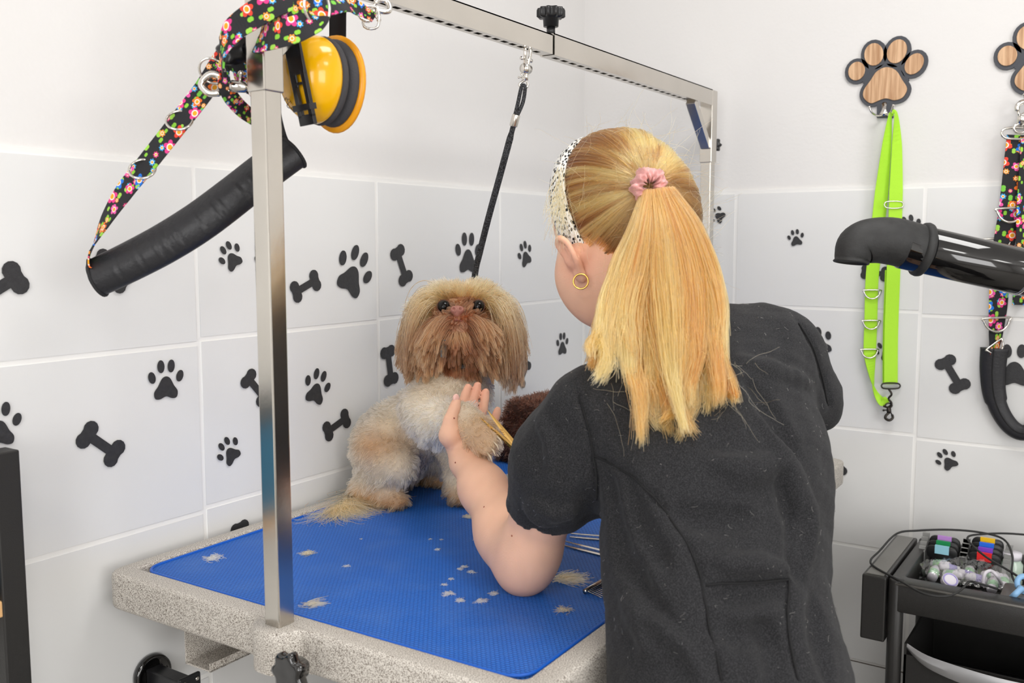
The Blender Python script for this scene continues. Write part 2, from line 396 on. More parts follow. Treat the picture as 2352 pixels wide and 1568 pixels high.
for lo, hi in (((0.80, yl-0.0025, zb), (1.93, yl, TZM-0.047)), ((0.80, yl-0.052, zb), (1.93, yl, zb+0.0025)), ((0.80, yl-0.052, zb), (1.93, yl-0.0495, zb+0.012))): mb.box(np.array(lo), np.array(hi))
mb.build('under_channel', MATS['hammertone'], tb, False)
ft = on_x(293, 1412, 0.775)
MB().lathe((0.775, ft[1], TZM-0.046), (0, 0, -1), [(0.0, 0), (0.009, 0), (0.0088, 0.008), (0.006, 0.0135), (0, 0.0145)], 16).build('rubber_stop', MATS['black_rubber'], tb)
for x in (0.95, 1.8): bevel(MB().box(np.array([x-0.03, 0.62, 0.05]), np.array([x+0.03, 1.02, 0.11])).build('base_rail', MATS['hammertone'], tb, False), 0.006)
mb = MB(); mb.box(np.array([1.27, 0.72, 0.10]), np.array([1.47, 0.92, 0.62])); mb.box(np.array([1.31, 0.76, 0.62]), np.array([1.43, 0.88, TZM-0.03])); mb.box(np.array([0.95, 0.79, 0.05]), np.array([1.8, 0.85, 0.11]))
bevel(mb.build('lifting_column', MATS['hammertone'], tb, False), 0.006)
for x in (0.95, 1.8):
    for y in (0.63, 1.01): MB().lathe((x, y, 0), (0, 0, 1), [(0, 0), (0.022, 0), (0.022, 0.035), (0.012, 0.052), (0, 0.052)], 16).build('foot', MATS['black_rubber'], tb)
def knob(name, c, axis, R, h, parent, lobes=8, stem=0.0):
    """lobed clamping knob; c = face towards the thing, axis points outwards"""
    a = unit(axis); u = unit(np.cross(a, [0, 0, 1] if abs(a[2]) < 0.9 else [1, 0, 0])); w = np.cross(a, u); n = lobes*8
    def ring(rr, hh, dp): return np.array([np.asarray(c)+a*hh+rr*(1-dp*(0.5-0.5*math.cos(lobes*2*PI*k/n)))*(math.cos(2*PI*k/n)*u+math.sin(2*PI*k/n)*w) for k in range(n)])
    mb = MB()
    if stem: mb.loft([ring(R*0.30, 0, 0), ring(R*0.30, stem, 0)]); s = stem
    else: s = 0
    mb.loft([ring(R*0.52, s, 0), ring(R*0.55, s+h*0.42, 0.0), ring(R*0.9, s+h*0.46, 0.2), ring(R, s+h*0.52, 0.22), ring(R, s+h*0.85, 0.22), ring(R*0.93, s+h*0.97, 0.2), ring(R*0.7, s+h, 0.1), ring(R*0.2, s+h*0.95, 0)])
    return mb.build(name, MATS['black_gloss'] if lobes == 7 else MATS['black_plastic'], parent)
kp = on_x(661, 1545, TX0-0.05)
knob('clamp_knob', (TX0-0.026, kp[1], kp[2]), (-1, 0, 0), 0.0245, 0.024, tb, 7, 0.006)

# ---- blue mat
mt = thing('rubber_mat', 'blue ribbed rubber mat lying inside the table rim', 'mat', (1.37, 0.82, TZM))
o = obj('mat_sheet', *(lambda p: ([(*q, TZM-0.0055) for q in p]+[(*q, TZM) for q in p], [tuple(range(len(p)))[::-1], tuple(range(len(p), 2*len(p)))]+[(i, (i+1) % len(p), len(p)+(i+1) % len(p), len(p)+i) for i in range(len(p))]))(rrect(TX0+0.037, TY0+0.037, TX1-0.037, TY1-0.029, 0.03)), MATS['mat_rubber'], mt, False)
p = rrect(TX0+0.0375, TY0+0.0375, TX1-0.0375, TY1-0.0295, 0.03)
MB().tube(np.column_stack([p, np.full(len(p), TZM+0.0003)]), 0.0022, 8, closed=True).build('mat_border', MATS['mat_edge'], mt)

# ------------------------------------------------------------------ gantry (grooming arm)
ga = thing('grooming_gantry', 'square stainless steel grooming gantry arching over the blue mat', 'gantry', (PX, PY, TZM))
ST = MATS['steel']; H = 0.0122; ZB, ZT = 1.635, 1.667; FX = 2.035
bevel(MB().box(np.array([PX-H, PY-H, TZM+0.002]), np.array([PX+H, PY+H, 1.60])).build('near_post', ST, ga, False), 0.0018, 3)
bevel(MB().box(np.array([FX-H, PY-H, TZM-0.06]), np.array([FX+H, PY+H, 1.60])).build('far_post', ST, ga, False), 0.0018, 3)
tb2 = MB().prism(crom([(-0.055, 0), (-0.034, 0.006), (-0.026, 0.05), (0.026, 0.05), (0.034, 0.006), (0.055, 0)], 4), (TX1-0.004, PY, TZM-0.047), (0, 1, 0), (1, 0, 0), 0.0515, (0, 0, 1)).build('post_socket', MATS['hammertone'], tb)
bevel(MB().box(np.array([PX-0.0145, PY-0.0145, 1.498]), np.array([PX+0.0145, PY+0.0145, ZT])).build('near_sleeve', ST, ga, False), 0.0018, 3)
bevel(MB().box(np.array([FX-0.0145, PY-0.0145, 1.51]), np.array([FX+0.0145, PY+0.0145, ZT+0.001])).build('far_sleeve', ST, ga, False), 0.0018, 3)
def crossbar(name, xa, xb, hw, zb, zt, x_s0, x_s1, ns):
    mb = MB(); w = 0.002
    mb.box(np.array([xa, PY-hw, zt-w]), np.array([xb, PY+hw, zt]))
    for s in (-1, 1): mb.box(np.array([xa, PY+s*hw, zb]), np.array([xb, PY+s*(hw-w), zt]))
    sw = 0.0042
    for s in (-1, 1): mb.box(np.array([xa, PY+s*sw, zb]), np.array([xb, PY+s*(hw-w), zb+w]))
    edges = [xa]; pitch = (x_s1-x_s0)/ns
    for i in range(ns): edges += [x_s0+i*pitch+pitch*0.19, x_s0+(i+1)*pitch-pitch*0.19]
    edges.append(xb)
    for i in range(0, len(edges), 2): mb.box(np.array([edges[i], PY-sw, zb]), np.array([edges[i+1], PY+sw, zb+w]))
    return mb.build(name, ST, ga, False)
crossbar('crossbar', PX+0.0145, 1.344, 0.0122, ZB, ZT-0.001, PX+0.1, 1.325, 21)
crossbar('crossbar', 1.347, FX-0.0145, 0.0140, ZB-0.001, ZT+0.001, 1.36, 1.915, 20)
def brace(xa, za, xb, zb):
    d = unit([xb-xa, 0, zb-za]); c = np.array([(xa+xb)/2, PY, (za+zb)/2]); L = math.hypot(xb-xa, zb-za)/2
    return bevel(MB().obox(c, d, (0, 1, 0), np.cross(d, [0, 1, 0]), (L, 0.0105, 0.0085)).build('brace', ST, ga, False), 0.0015)
brace(PX+0.012, 1.545, PX+0.10, 1.634)
brace(FX-0.012, 1.545, FX-0.10, 1.634)
knob('height_knob', (PX, PY+0.0145, on_y(555, 116, PY+0.04)[2]), (0, 1, 0), 0.0235, 0.028, ga, 8, 0.014)
knob('joint_knob', (1.358, PY, ZT+0.001), (0, 0, 1), 0.0235, 0.030, ga, 10, 0.014)
knob('height_knob', (FX+0.0145, PY, 1.552), (1, 0, 0), 0.018, 0.022, ga, 8, 0.004)

# the table and its mat stand very slightly askew to the walls
def askew(o, deg=1.0):
    t = math.radians(deg); p = np.array(o.location); r = p-np.array([PX, PY, p[2]])
    o.location = (PX+r[0]*math.cos(t)-r[1]*math.sin(t), PY+r[0]*math.sin(t)+r[1]*math.cos(t), p[2]); o.rotation_euler = (0, 0, t)
askew(tb); askew(mt)
# ------------------------------------------------------------------ implicit bodies
class Field:
    """smooth union of rounded shapes on a grid, turned into ONE continuous mesh (surface nets)"""
    def __init__(s, lo, hi, h):
        s.lo = np.asarray(lo, float); s.h = h; s.n = np.ceil((np.asarray(hi, float)-s.lo)/h).astype(int)+1
        s.f = np.full(s.n, 0.3, np.float32)
    def _win(s, lo, hi):
        a = np.clip(np.floor((np.asarray(lo)-s.lo)/s.h).astype(int), 0, s.n); b = np.clip(np.ceil((np.asarray(hi)-s.lo)/s.h).astype(int)+1, 0, s.n)
        sl = tuple(slice(i, j) for i, j in zip(a, b))
        g = [(s.lo[i]+s.h*np.arange(a[i], b[i])).astype(np.float32) for i in range(3)]
        return sl, np.stack(np.meshgrid(*g, indexing='ij'), -1)
    def _mix(s, sl, d, k, op):
        f = s.f[sl]
        if op == 'add':
            h = np.maximum(k-np.abs(f-d), 0)/k; s.f[sl] = np.minimum(f, d)-h*h*k*0.25
        else:
            h = np.maximum(k-np.abs(f+d), 0)/k; s.f[sl] = np.maximum(f, -d)+h*h*k*0.25
    def cone(s, a, b, ra, rb, k=0.02, op='add'):
        a, b = np.asarray(a, float), np.asarray(b, float); m = max(ra, rb)+k+3*s.h
        sl, P = s._win(np.minimum(a, b)-m, np.maximum(a, b)+m)
        if P.size == 0: return s
        ba = (b-a).astype(np.float32); t = np.clip(((P-a.astype(np.float32))@ba)/max(ba@ba, 1e-9), 0, 1)
        d = np.linalg.norm(P-a.astype(np.float32)-t[..., None]*ba, axis=-1)-(ra+(rb-ra)*t)
        s._mix(sl, d, k, op); return s
    def chain(s, pts, rs, k=0.02, op='add'):
        for i in range(len(pts)-1): s.cone(pts[i], pts[i+1], rs[i], rs[i+1], k, op)
        return s
    def ell(s, c, r, axes=None, k=0.02, op='add'):
        c = np.asarray(c, float); r = np.asarray(r, float); A = np.eye(3) if axes is None else np.array([unit(x) for x in axes])
        e = np.sqrt(((A.T*r)**2).sum(1))+k+3*s.h
        sl, P = s._win(c-e, c+e)
        if P.size == 0: return s
        q = (P-c.astype(np.float32))@A.T.astype(np.float32)
        k0 = np.linalg.norm(q/r.astype(np.float32), axis=-1); k1 = np.linalg.norm(q/(r*r).astype(np.float32), axis=-1)
        s._mix(sl, k0*(k0-1)/np.maximum(k1, 1e-6), k, op); return s
    def half(s, p, nrm, lo, hi, k=0.004):
        """cut away the side nrm points to, inside the box lo..hi"""
        sl, P = s._win(lo, hi)
        d = -((P-np.asarray(p, np.float32))@unit(nrm).astype(np.float32)); s._mix(sl, d, k, 'sub'); return s
    def sample(s, Q):
        q = (np.asarray(Q)-s.lo)/s.h; q = np.clip(q, 0, s.n-1.001); i = q.astype(int); t = q-i; out = 0
        for dx in (0, 1):
            for dy in (0, 1):
                for dz in (0, 1):
                    w = (t[..., 0] if dx else 1-t[..., 0])*(t[..., 1] if dy else 1-t[..., 1])*(t[..., 2] if dz else 1-t[..., 2])
                    out = out+w*s.f[i[..., 0]+dx, i[..., 1]+dy, i[..., 2]+dz]
        return out
    def grad(s, Q):
        e = s.h; Q = np.asarray(Q)
        g = np.stack([s.sample(Q+np.eye(3)[k]*e)-s.sample(Q-np.eye(3)[k]*e) for k in range(3)], -1)
        return g/np.maximum(np.linalg.norm(g, axis=-1, keepdims=True), 1e-9)
    def mesh(s, smooth=1):
        f = s.f; ins = f < 0
        c = np.zeros(s.n-1, np.int8)
        for dx in (0, 1):
            for dy in (0, 1):
                for dz in (0, 1): c += ins[dx:s.n[0]-1+dx, dy:s.n[1]-1+dy, dz:s.n[2]-1+dz]
        act = (c > 0) & (c < 8); idx = np.full(s.n-1, -1, np.int64); cells = np.argwhere(act); idx[act] = np.arange(len(cells))
        acc = np.zeros((len(cells), 3)); cnt = np.zeros(len(cells))
        for ax in range(3):
            o1, o2 = [k for k in range(3) if k != ax]
            for p in (0, 1):
                for q in (0, 1):
                    a = cells.copy(); a[:, o1] += p; a[:, o2] += q; b = a.copy(); b[:, ax] += 1
                    fa = f[a[:, 0], a[:, 1], a[:, 2]]; fb = f[b[:, 0], b[:, 1], b[:, 2]]
                    m = (fa < 0) != (fb < 0); t = fa[m]/(fa[m]-fb[m])
                    pos = a[m].astype(float); pos[:, ax] += t; acc[m] += pos; cnt[m] += 1
        V = s.lo+s.h*acc/cnt[:, None]; F = []
        for ax in range(3):
            o1, o2 = (ax+1) % 3, (ax+2) % 3
            A = ins[tuple(slice(0, -1) if k == ax else slice(None) for k in range(3))]; B = ins[tuple(slice(1, None) if k == ax else slice(None) for k in range(3))]
            e = np.argwhere(A != B); e = e[(e[:, o1] > 0) & (e[:, o2] > 0) & (e[:, o1] < s.n[o1]-1) & (e[:, o2] < s.n[o2]-1)]
            fl = A[e[:, 0], e[:, 1], e[:, 2]]
            def ci(d1, d2): g = e.copy(); g[:, o1] += d1; g[:, o2] += d2; return idx[g[:, 0], g[:, 1], g[:, 2]]
            q = np.stack([ci(-1, -1), ci(0, -1), ci(0, 0), ci(-1, 0)], 1); q[~fl] = q[~fl][:, ::-1]; F.append(q)
        F = np.vstack(F)
        for _ in range(smooth):
            acc = np.zeros_like(V); cnt = np.zeros(len(V))
            for i in range(4):
                np.add.at(acc, F[:, i], V[F[:, (i+1) % 4]]); np.add.at(cnt, F[:, i], 1)
            V = V*0.5+0.5*acc/np.maximum(cnt, 1)[:, None]
        return V, F
def vnormals(V, F):
    n = np.cross(V[F[:, 2]]-V[F[:, 0]], V[F[:, 3]]-V[F[:, 1]]); out = np.zeros_like(V)
    for i in range(4): np.add.at(out, F[:, i], n)
    return out/np.maximum(np.linalg.norm(out, axis=1), 1e-12)[:, None]
def quick_mesh(name, V, F, m, parent, colors=None):
    me = bpy.data.meshes.new(name); po = origin(parent); L = len(F)
    me.vertices.add(len(V)); me.vertices.foreach_set('co', (V-po).ravel().astype(np.float32))
    me.loops.add(L*4); me.loops.foreach_set('vertex_index', F.ravel().astype(np.int32))
    me.polygons.add(L); me.polygons.foreach_set('loop_start', np.arange(0, L*4, 4, dtype=np.int32)); me.polygons.foreach_set('use_smooth', np.ones(L, bool))
    if colors is not None:
        at_ = me.color_attributes.new('col', 'FLOAT_COLOR', 'POINT'); at_.data.foreach_set('color', np.column_stack([colors, np.ones(len(V))]).ravel().astype(np.float32))
    me.update(calc_edges=True); me.validate(); me.materials.append(m)
    o = bpy.data.objects.new(name, me); COL.objects.link(o); o.parent = parent; ORG[o.name] = po
    return o
def strands(name, P, r0, r1, colors, m, parent, kind=None):
    """P (n, k, 3) world points; colours (n, 3) or (n, k, 3), linear"""
    n, k = P.shape[:2]; po = origin(parent)
    hc = bpy.data.hair_curves.new(name); hc.add_curves([k]*n)
    hc.attributes['position'].data.foreach_set('vector', (P-po).astype(np.float32).ravel())
    ra = hc.attributes.get('radius') or hc.attributes.new('radius', 'FLOAT', 'POINT')
    t = np.linspace(0, 1, k); rr = (r0+(r1-r0)*t**1.5)[None].repeat(n, 0); ra.data.foreach_set('value', rr.astype(np.float32).ravel())
    colors = colors**(1.25 if m.name.startswith('dog_fur') else 1.2)
    if colors.ndim == 2: colors = colors[:, None].repeat(k, 1)
    ca = hc.attributes.new('col', 'FLOAT_COLOR', 'POINT'); ca.data.foreach_set('color', np.concatenate([colors, np.ones((n, k, 1))], -1).astype(np.float32).ravel())
    hc.materials.append(m); o = bpy.data.objects.new(name, hc); COL.objects.link(o)
    if parent is not None: o.parent = parent
    ORG[o.name] = po
    if kind: o['kind'] = kind
    return o
def hair_mat(name, rough=0.35, radial=0.4, coat=0.0):
    m = bpy.data.materials.new(name); m.use_nodes = True; nt = m.node_tree; nt.nodes.remove(nt.nodes['Principled BSDF'])
    h = nt.nodes.new('ShaderNodeBsdfHairPrincipled'); h.model = 'CHIANG'; h.parametrization = 'COLOR'
    h.inputs['Roughness'].default_value = rough; h.inputs['Radial Roughness'].default_value = radial; h.inputs['Coat'].default_value = coat
    a = nt.nodes.new('ShaderNodeAttribute'); a.attribute_name = 'col'
    nt.links.new(a.outputs['Color'], h.inputs['Color']); nt.links.new(h.outputs[0], nt.nodes['Material Output'].inputs[0])
    MATS[name] = m; return m
hair_mat('human_hair', 0.28, 0.45); hair_mat('dog_fur', 0.5, 0.7)
def attr_mat(name, rough, sss=0.0, spec=0.4, bump=None):
    m = mat(name, (200, 200, 200), rough, spec=spec, sss=sss, bump=bump); n, l, b = N(m); a = n.new('ShaderNodeAttribute'); a.attribute_name = 'col'; l.new(a.outputs['Color'], b.inputs['Base Color']); return m
attr_mat('dog_skin', 0.7, bump=(300, 0.4)); attr_mat('human_skin', 0.5, sss=0.12, spec=0.35, bump=(420, 0.12))
def lin(c): return np.array(srgb(c))
def surf_points(V, F, n, mask=None):
    T = V[F]; ar = np.linalg.norm(np.cross(T[:, 2]-T[:, 0], T[:, 3]-T[:, 1]), axis=1)
    if mask is not None: ar = ar*mask(T.mean(1))
    i = rng.choice(len(F), n, p=ar/ar.sum()); a, b = rng.random((2, n, 1)); T = T[i]
    return (T[:, 0]*(1-a)+T[:, 1]*a)*(1-b)+(T[:, 3]*(1-a)+T[:, 2]*a)*b
def grow(roots, d0, length, k, field, grav=0.0, stiff=None, margin=0.0015, curl=0.0):
    """march strands from the roots, bending with gravity and sliding over the body"""
    n = len(roots); P = np.empty((n, k, 3)); P[:, 0] = roots; d = d0/np.linalg.norm(d0, axis=1, keepdims=True)
    L = np.broadcast_to(length, (n,))[:, None]/(k-1); g = np.broadcast_to(grav, (n,))[:, None]
    for i in range(1, k):
        d = d+g*np.array([0, 0, -1.0])*L*20+curl*rng.normal(size=(n, 3)); d /= np.linalg.norm(d, axis=1, keepdims=True)
        q = P[:, i-1]+d*L
        if field is not None:
            s = field.sample(q); lim = margin*min(1, i/2); m = s < lim
            if m.any(): q[m] += field.grad(q[m])*(lim-s[m])[:, None]
            d = q-P[:, i-1]; d /= np.maximum(np.linalg.norm(d, axis=1, keepdims=True), 1e-9)
        P[:, i] = q
    return P
def clump(P, nc, amount, power=1.4, seed=3):
    """pull strands towards the nearest of nc leading strands, more so at the tips"""
    r = np.random.default_rng(seed); n, k = P.shape[:2]; ids = r.choice(n, min(nc, n), False); C = P[ids, 0]; near = np.empty(n, int)
    for i in range(0, n, 3000): q = P[i:i+3000, 0]; near[i:i+3000] = ((q**2).sum(1)[:, None]-2*q@C.T+(C**2).sum(1)[None]).argmin(1)
    t = (np.linspace(0, 1, k)**power*amount)[None, :, None]; off = (P[:, :1]-P[ids][near][:, :1])*0.15
    return P*(1-t)+(P[ids][near]+off)*t
def vnoise(P, sc, seed=0):
    """cheap smooth noise, about -1..1"""
    r = np.random.default_rng(seed); out = 0
    for i in range(5):
        w = r.normal(size=3)*sc*(1+0.6*i); out = out+np.sin(np.asarray(P)@w+r.random()*6.28)/(1+0.5*i)
    return out/2.2

# ------------------------------------------------------------------ dog
dg = thing('dog', 'small tan and cream dog sitting on the blue mat with one paw raised', 'dog', (1.28, 1.05, TZM))
DF = Field((1.06, 0.74, 0.872), (1.47, 1.20, 1.36), 0.003)
pelv = np.array([1.272, 1.112, 0.955]); chest = np.array([1.285, 0.985, 1.055])
HC = at(1062, 748, 1.605)                               # skull centre
hF = unit(-FW*0.93+np.array([0, 0, 0.22])); hR = unit(RT-hF*(RT@hF)); hU = np.cross(hF, hR)*-1
if hU[2] < 0: hU = -hU
DF.ell(pelv, (0.064, 0.06, 0.075), k=0.03)
DF.cone(pelv+[0.0, -0.015, 0.03], chest, 0.062, 0.062, 0.04)
DF.ell(chest+[0, -0.012, 0.01], (0.06, 0.05, 0.072), k=0.03)
DF.cone(chest+[0, -0.005, 0.02], HC-hF*0.02-hU*0.02, 0.057, 0.05, 0.03)
# hind legs
DF.ell((1.213, 1.085, 0.972), (0.032, 0.056, 0.06), k=0.02)
kn = np.array([1.205, 1.035, 0.955]); hk = np.array([1.203, 1.118, 0.903]); ft = np.array([1.205, 1.062, 0.899])
DF.cone((1.21, 1.085, 0.975), kn, 0.042, 0.028, 0.02); DF.cone(kn, hk, 0.03, 0.02, 0.02); DF.cone(hk, ft, 0.02, 0.0195, 0.012)
DF.ell(ft+[0, -0.012, -0.001], (0.021, 0.028, 0.0185), k=0.01)
for s in (-1, -0.33, 0.33, 1): DF.ell(ft+[0.0125*s, -0.033+0.004*abs(s), -0.006], (0.0065, 0.012, 0.0105), k=0.004)
kn2 = np.array([1.352, 1.035, 0.945]); ft2 = np.array([1.362, 1.085, 0.899])
DF.cone((1.33, 1.09, 0.96), kn2, 0.045, 0.03, 0.02); DF.cone(kn2, ft2+[0, 0.03, 0], 0.028, 0.02, 0.02); DF.cone(ft2+[0, 0.03, 0], ft2, 0.02, 0.02, 0.012)
DF.ell(ft2+[0, -0.016, -0.001], (0.022, 0.03, 0.0185), k=0.01)
for s in (-1, -0.33, 0.33, 1): DF.ell(ft2+[0.0125*s, -0.04+0.004*abs(s), -0.006], (0.0065, 0.012, 0.0105), k=0.004)
# front leg that stands
fl = at(1052, 1146, 1.645); fl[2] = 0.898
DF.chain([chest+[0.03, -0.005, -0.01], at(1046, 1040, 1.655), fl+[0, 0.004, 0.012]], [0.04, 0.026, 0.021], 0.02)
DF.ell(fl+[-0.002, -0.010, 0], (0.022, 0.027, 0.0185), k=0.01)
for s in (-1, -0.33, 0.33, 1): DF.ell(fl+[0.0125*s-0.002, -0.033+0.004*abs(s), -0.006], (0.0065, 0.011, 0.0105), k=0.004)
# raised front leg, resting in the hand
rs, re_, rw, rp = at(978, 940, 1.585), at(1002, 972, 1.545), at(1062, 966, 1.462), at(1106, 1000, 1.412)
DF.chain([rs, re_, rw, rp], [0.045, 0.034, 0.0245, 0.026], 0.02)
pd = unit(rp-rw); ps = unit(np.cross(pd, FW))
DF.ell(rp+pd*0.008, (0.024, 0.027, 0.02), (ps, pd, np.cross(ps, pd)), k=0.01)
for s in (-1, -0.33, 0.33, 1): DF.ell(rp+pd*(0.03-0.004*abs(s))+ps*0.014*s, (0.0075, 0.013, 0.0105), (ps, pd, np.cross(ps, pd)), k=0.004)
# head
DF.ell(HC, (0.057, 0.052, 0.055), (hR, hF, hU), k=0.02)
MZ = HC+hF*0.043+hU*0.004-hR*0.005
DF.ell(MZ-hU*0.012, (0.036, 0.024, 0.026), (hR, hF, hU), k=0.02)
DF.ell(MZ-hU*0.034-hF*0.006, (0.026, 0.022, 0.018), (hR, hF, hU), k=0.015)          # chin
EYES = [HC+hF*0.045+hU*0.021+hR*s*0.0285 for s in (-1, 1)]
for e in EYES: DF.ell(e, (0.0125, 0.012, 0.0125), (hR, hF, hU), k=0.006, op='sub')
DV, DFc = DF.mesh(2)
def dog_color(P):
    """coat colour in patches"""
    P = np.asarray(P); c = np.empty(P.shape); nz = vnoise(P, 22, 3)[..., None]; n2 = vnoise(P, 60, 4)[..., None]
    cream, grey, tan, white = lin((226, 208, 182)), lin((196, 182, 165)), lin((184, 136, 90)), lin((234, 218, 194))
    c[:] = grey; c = c+(cream-c)*np.clip(0.45+0.5*nz, 0, 1)
    w = np.clip((chest[1]-P[..., 1]+0.05)/0.06, 0, 1)[..., None]*np.clip((P[..., 2]-0.95)/0.05, 0, 1)[..., None]; c = c+(white-c)*w*0.75
    th = np.exp(-np.linalg.norm((P-np.array([1.19, 1.07, 0.99]))/np.array([0.06, 0.05, 0.03]), axis=-1)**2)[..., None]; c = c+(tan-c)*th*0.8
    low = np.clip((0.925-P[..., 2])/0.03, 0, 1)[..., None]; c = c+(tan-c)*low*0.85
    rp_ = np.exp(-(np.linalg.norm(P-rp-pd*0.01, axis=-1)/0.04)**2)[..., None]; c = c+(tan-c)*rp_*0.9
    bl = np.exp(-np.linalg.norm((P-np.array([1.255, 1.03, 0.925]))/np.array([0.035, 0.03, 0.03]), axis=-1)**2)[..., None]; c = c+(lin((205, 165, 150))-c)*bl*0.7
    return c*(1+0.10*n2)
def head_w(P): return np.clip(1.5-np.linalg.norm((P-HC-hF*0.012)/0.062, axis=-1)*0.95, 0, 1)
base = dog_color(DV)*0.86
hw = np.clip((0.098-np.linalg.norm(DV-HC-hF*0.015, axis=1))/0.02, 0, 1)[:, None]
base = base+(lin((140, 96, 68))-base)*hw
db = quick_mesh('dog_body', DV, DFc, MATS['dog_skin'], dg, base)
# short clipped coat
nb = 30000
R0 = surf_points(DV, DFc, nb*2, lambda c: 1.0*(np.linalg.norm(c-HC-hF*0.01, axis=1) > 0.068))[:nb]
Nn = DF.grad(R0)
flow = np.stack([np.zeros(nb), 0.55*np.ones(nb), -1.0*np.ones(nb)], 1)
flow = flow-Nn*(flow*Nn).sum(1, keepdims=True)
onleg = np.linalg.norm(R0-rp, axis=1) < 0.09; flow[onleg] = pd-Nn[onleg]*(Nn[onleg]@pd)[:, None]
clmp = np.stack([vnoise(R0, 130, 20+i) for i in range(3)], 1)
d0 = Nn*0.55+flow*0.75+clmp*0.45+rng.normal(size=(nb, 3))*0.16
feet = ((R0[:, 2] < 0.93) | (np.linalg.norm(R0-rp-pd*0.01, axis=1) < 0.045))
belly = np.exp(-np.linalg.norm((R0-np.array([1.25, 1.03, 0.925]))/np.array([0.035, 0.03, 0.03]), axis=-1)**2)
Ln = (0.0075+0.003*rng.random(nb))*np.where(feet, 1.35, 1.0)*(1-0.6*belly)
legfl = np.linalg.norm(R0-re_, axis=1) < 0.05; Ln[legfl] *= 1.4
P = clump(grow(R0-Nn*0.0006, d0, Ln, 4, None, 0.25), 2600, 0.6, 1.0)
cl = dog_color(R0)*(1+0.16*rng.normal(size=(nb, 1)))
strands('coat', P, 0.00042, 0.00016, np.clip(cl, 0.02, 0.95), MATS['dog_fur'], dg)
# head hair: topknot, long ears and cheeks, moustache, beard
def loc(P): q = P-HC; return q@hR/0.057, q@hF/0.052, q@hU/0.055
parts = []
def head_hair(n, mask, dirf, lenf, colf, grav, k=12, r=(0.00045, 0.0002), marg=0.003, curl=0.03, name='hair'):
    R = surf_points(DV, DFc, n, lambda c: 1.0*(np.linalg.norm(c-HC-hF*0.012, axis=1) < 0.078)*mask(*loc(c)))
    x, y, z = loc(R); nn = DF.grad(R); P = grow(R-nn*0.0008, dirf(R, nn, x, y, z)+rng.normal(size=(n, 3))*(0.3 if name == 'topknot' else 0.14), lenf(x, y, z)*(0.8+0.35*rng.random(n)), k, DF, grav, margin=marg, curl=curl)
    P = P+(np.stack([vnoise(R, 120, 40+i) for i in range(3)], 1)[:, None]*np.linspace(0, 1, k)[None, :, None]**1.3*0.006)
    P = clump(P, n//(26 if name != 'topknot' else 16), 0.72 if name != 'topknot' else 0.5)
    strands(name, P, r[0], r[1], np.clip(colf(R, x, y, z, k)*(1+0.28*vnoise(R, 230, 90))[:, None, None], 0.01, 0.95), MATS['dog_fur'], dg)
cr, tn, br, dk = lin((250, 200, 156)), lin((206, 166, 118)), lin((168, 112, 74)), lin((92, 64, 46))
def jitter(n, a=0.18): return (1+a*rng.normal(size=(n, 1)))
def ramp(n, k, c0, c1, p=1.0, a=0.2, dark=0.0):
    t = np.linspace(0, 1, k)[None, :, None]**p; c = (c0+(c1-c0)*t)*np.clip(jitter(n, a), 0.25, 1.5)[:, None]; dk_ = rng.random(n) < dark; c[dk_] = c[dk_]*np.array([0.34, 0.30, 0.28]); return c
head_hair(12500, lambda x, y, z: 1.0*((z > 0.25) & (z > 0.62*y-0.02+0.35*(np.abs(x) < 0.75)*(y > 0.3))),
          lambda R, n, x, y, z: n*1.0+np.sign(x)[:, None]*hR*0.25+hF*0.30+hU*0.15, lambda x, y, z: 0.026+0.022*np.abs(x)+0.008*np.clip(-y, 0, 1)-0.010*np.clip(y, 0, 1)*(np.abs(x) < 0.8),
          lambda R, x, y, z, k: ramp(len(R), k, lin((204, 164, 118)), cr, 0.7, 0.14, 0.04), 0.55, 9, name='topknot', curl=0.05)
head_hair(11000, lambda x, y, z: 1.0*((np.abs(x) > 0.55) & (z > -0.45) & (z < 0.75) & (y < 0.62)),
          lambda R, n, x, y, z: n*0.62+np.sign(x)[:, None]*hR*0.12+hU*0.18, lambda x, y, z: 0.108+0.03*np.clip(z, -0.4, 1)-0.012*(x < 0),
          lambda R, x, y, z, k: ramp(len(R), k, lin((218, 180, 132)), lin((150, 112, 84)), 1.3, 0.24, 0.20), 1.9, 15, name='ear_hair', marg=0.009, curl=0.035)
head_hair(6500, lambda x, y, z: 1.0*((y > 0.25) & (z < 0.16-0.16*np.abs(x)) & (z > -0.85) & (np.abs(x) > 0.16) & (np.abs(x) < 0.95)),
          lambda R, n, x, y, z: n*0.55+np.sign(x)[:, None]*hR*0.75-hU*0.5, lambda x, y, z: 0.05+0.02*np.abs(x),
          lambda R, x, y, z, k: ramp(len(R), k, lin((140, 92, 62)), lin((188, 142, 104)), 1.0, 0.24, 0.22), 1.1, 11, name='moustache', marg=0.003)
head_hair(3500, lambda x, y, z: 1.0*((y > 0.2) & (z < -0.42) & (np.abs(x) < 0.55)),
          lambda R, n, x, y, z: n*0.7+np.sign(x)[:, None]*hR*0.1-hU*0.5, lambda x, y, z: 0.034+0.0*x,
          lambda R, x, y, z, k: ramp(len(R), k, lin((196, 156, 118)), lin((150, 102, 74)), 1.0, 0.2, 0.15), 0.9, 9, name='beard')
head_hair(2500, lambda x, y, z: 1.0*((y > 0.45) & (z > 0.0) & (z < 0.62) & (np.abs(x) < 0.85)),
          lambda R, n, x, y, z: n*0.4+np.sign(x)[:, None]*hR*0.9+hU*0.35, lambda x, y, z: 0.009+0*x,
          lambda R, x, y, z, k: ramp(len(R), k, lin((128, 86, 58)), lin((150, 108, 78)), 1, 0.2, 0.2), 0.2, 5, name='face_fur', marg=0.0012)
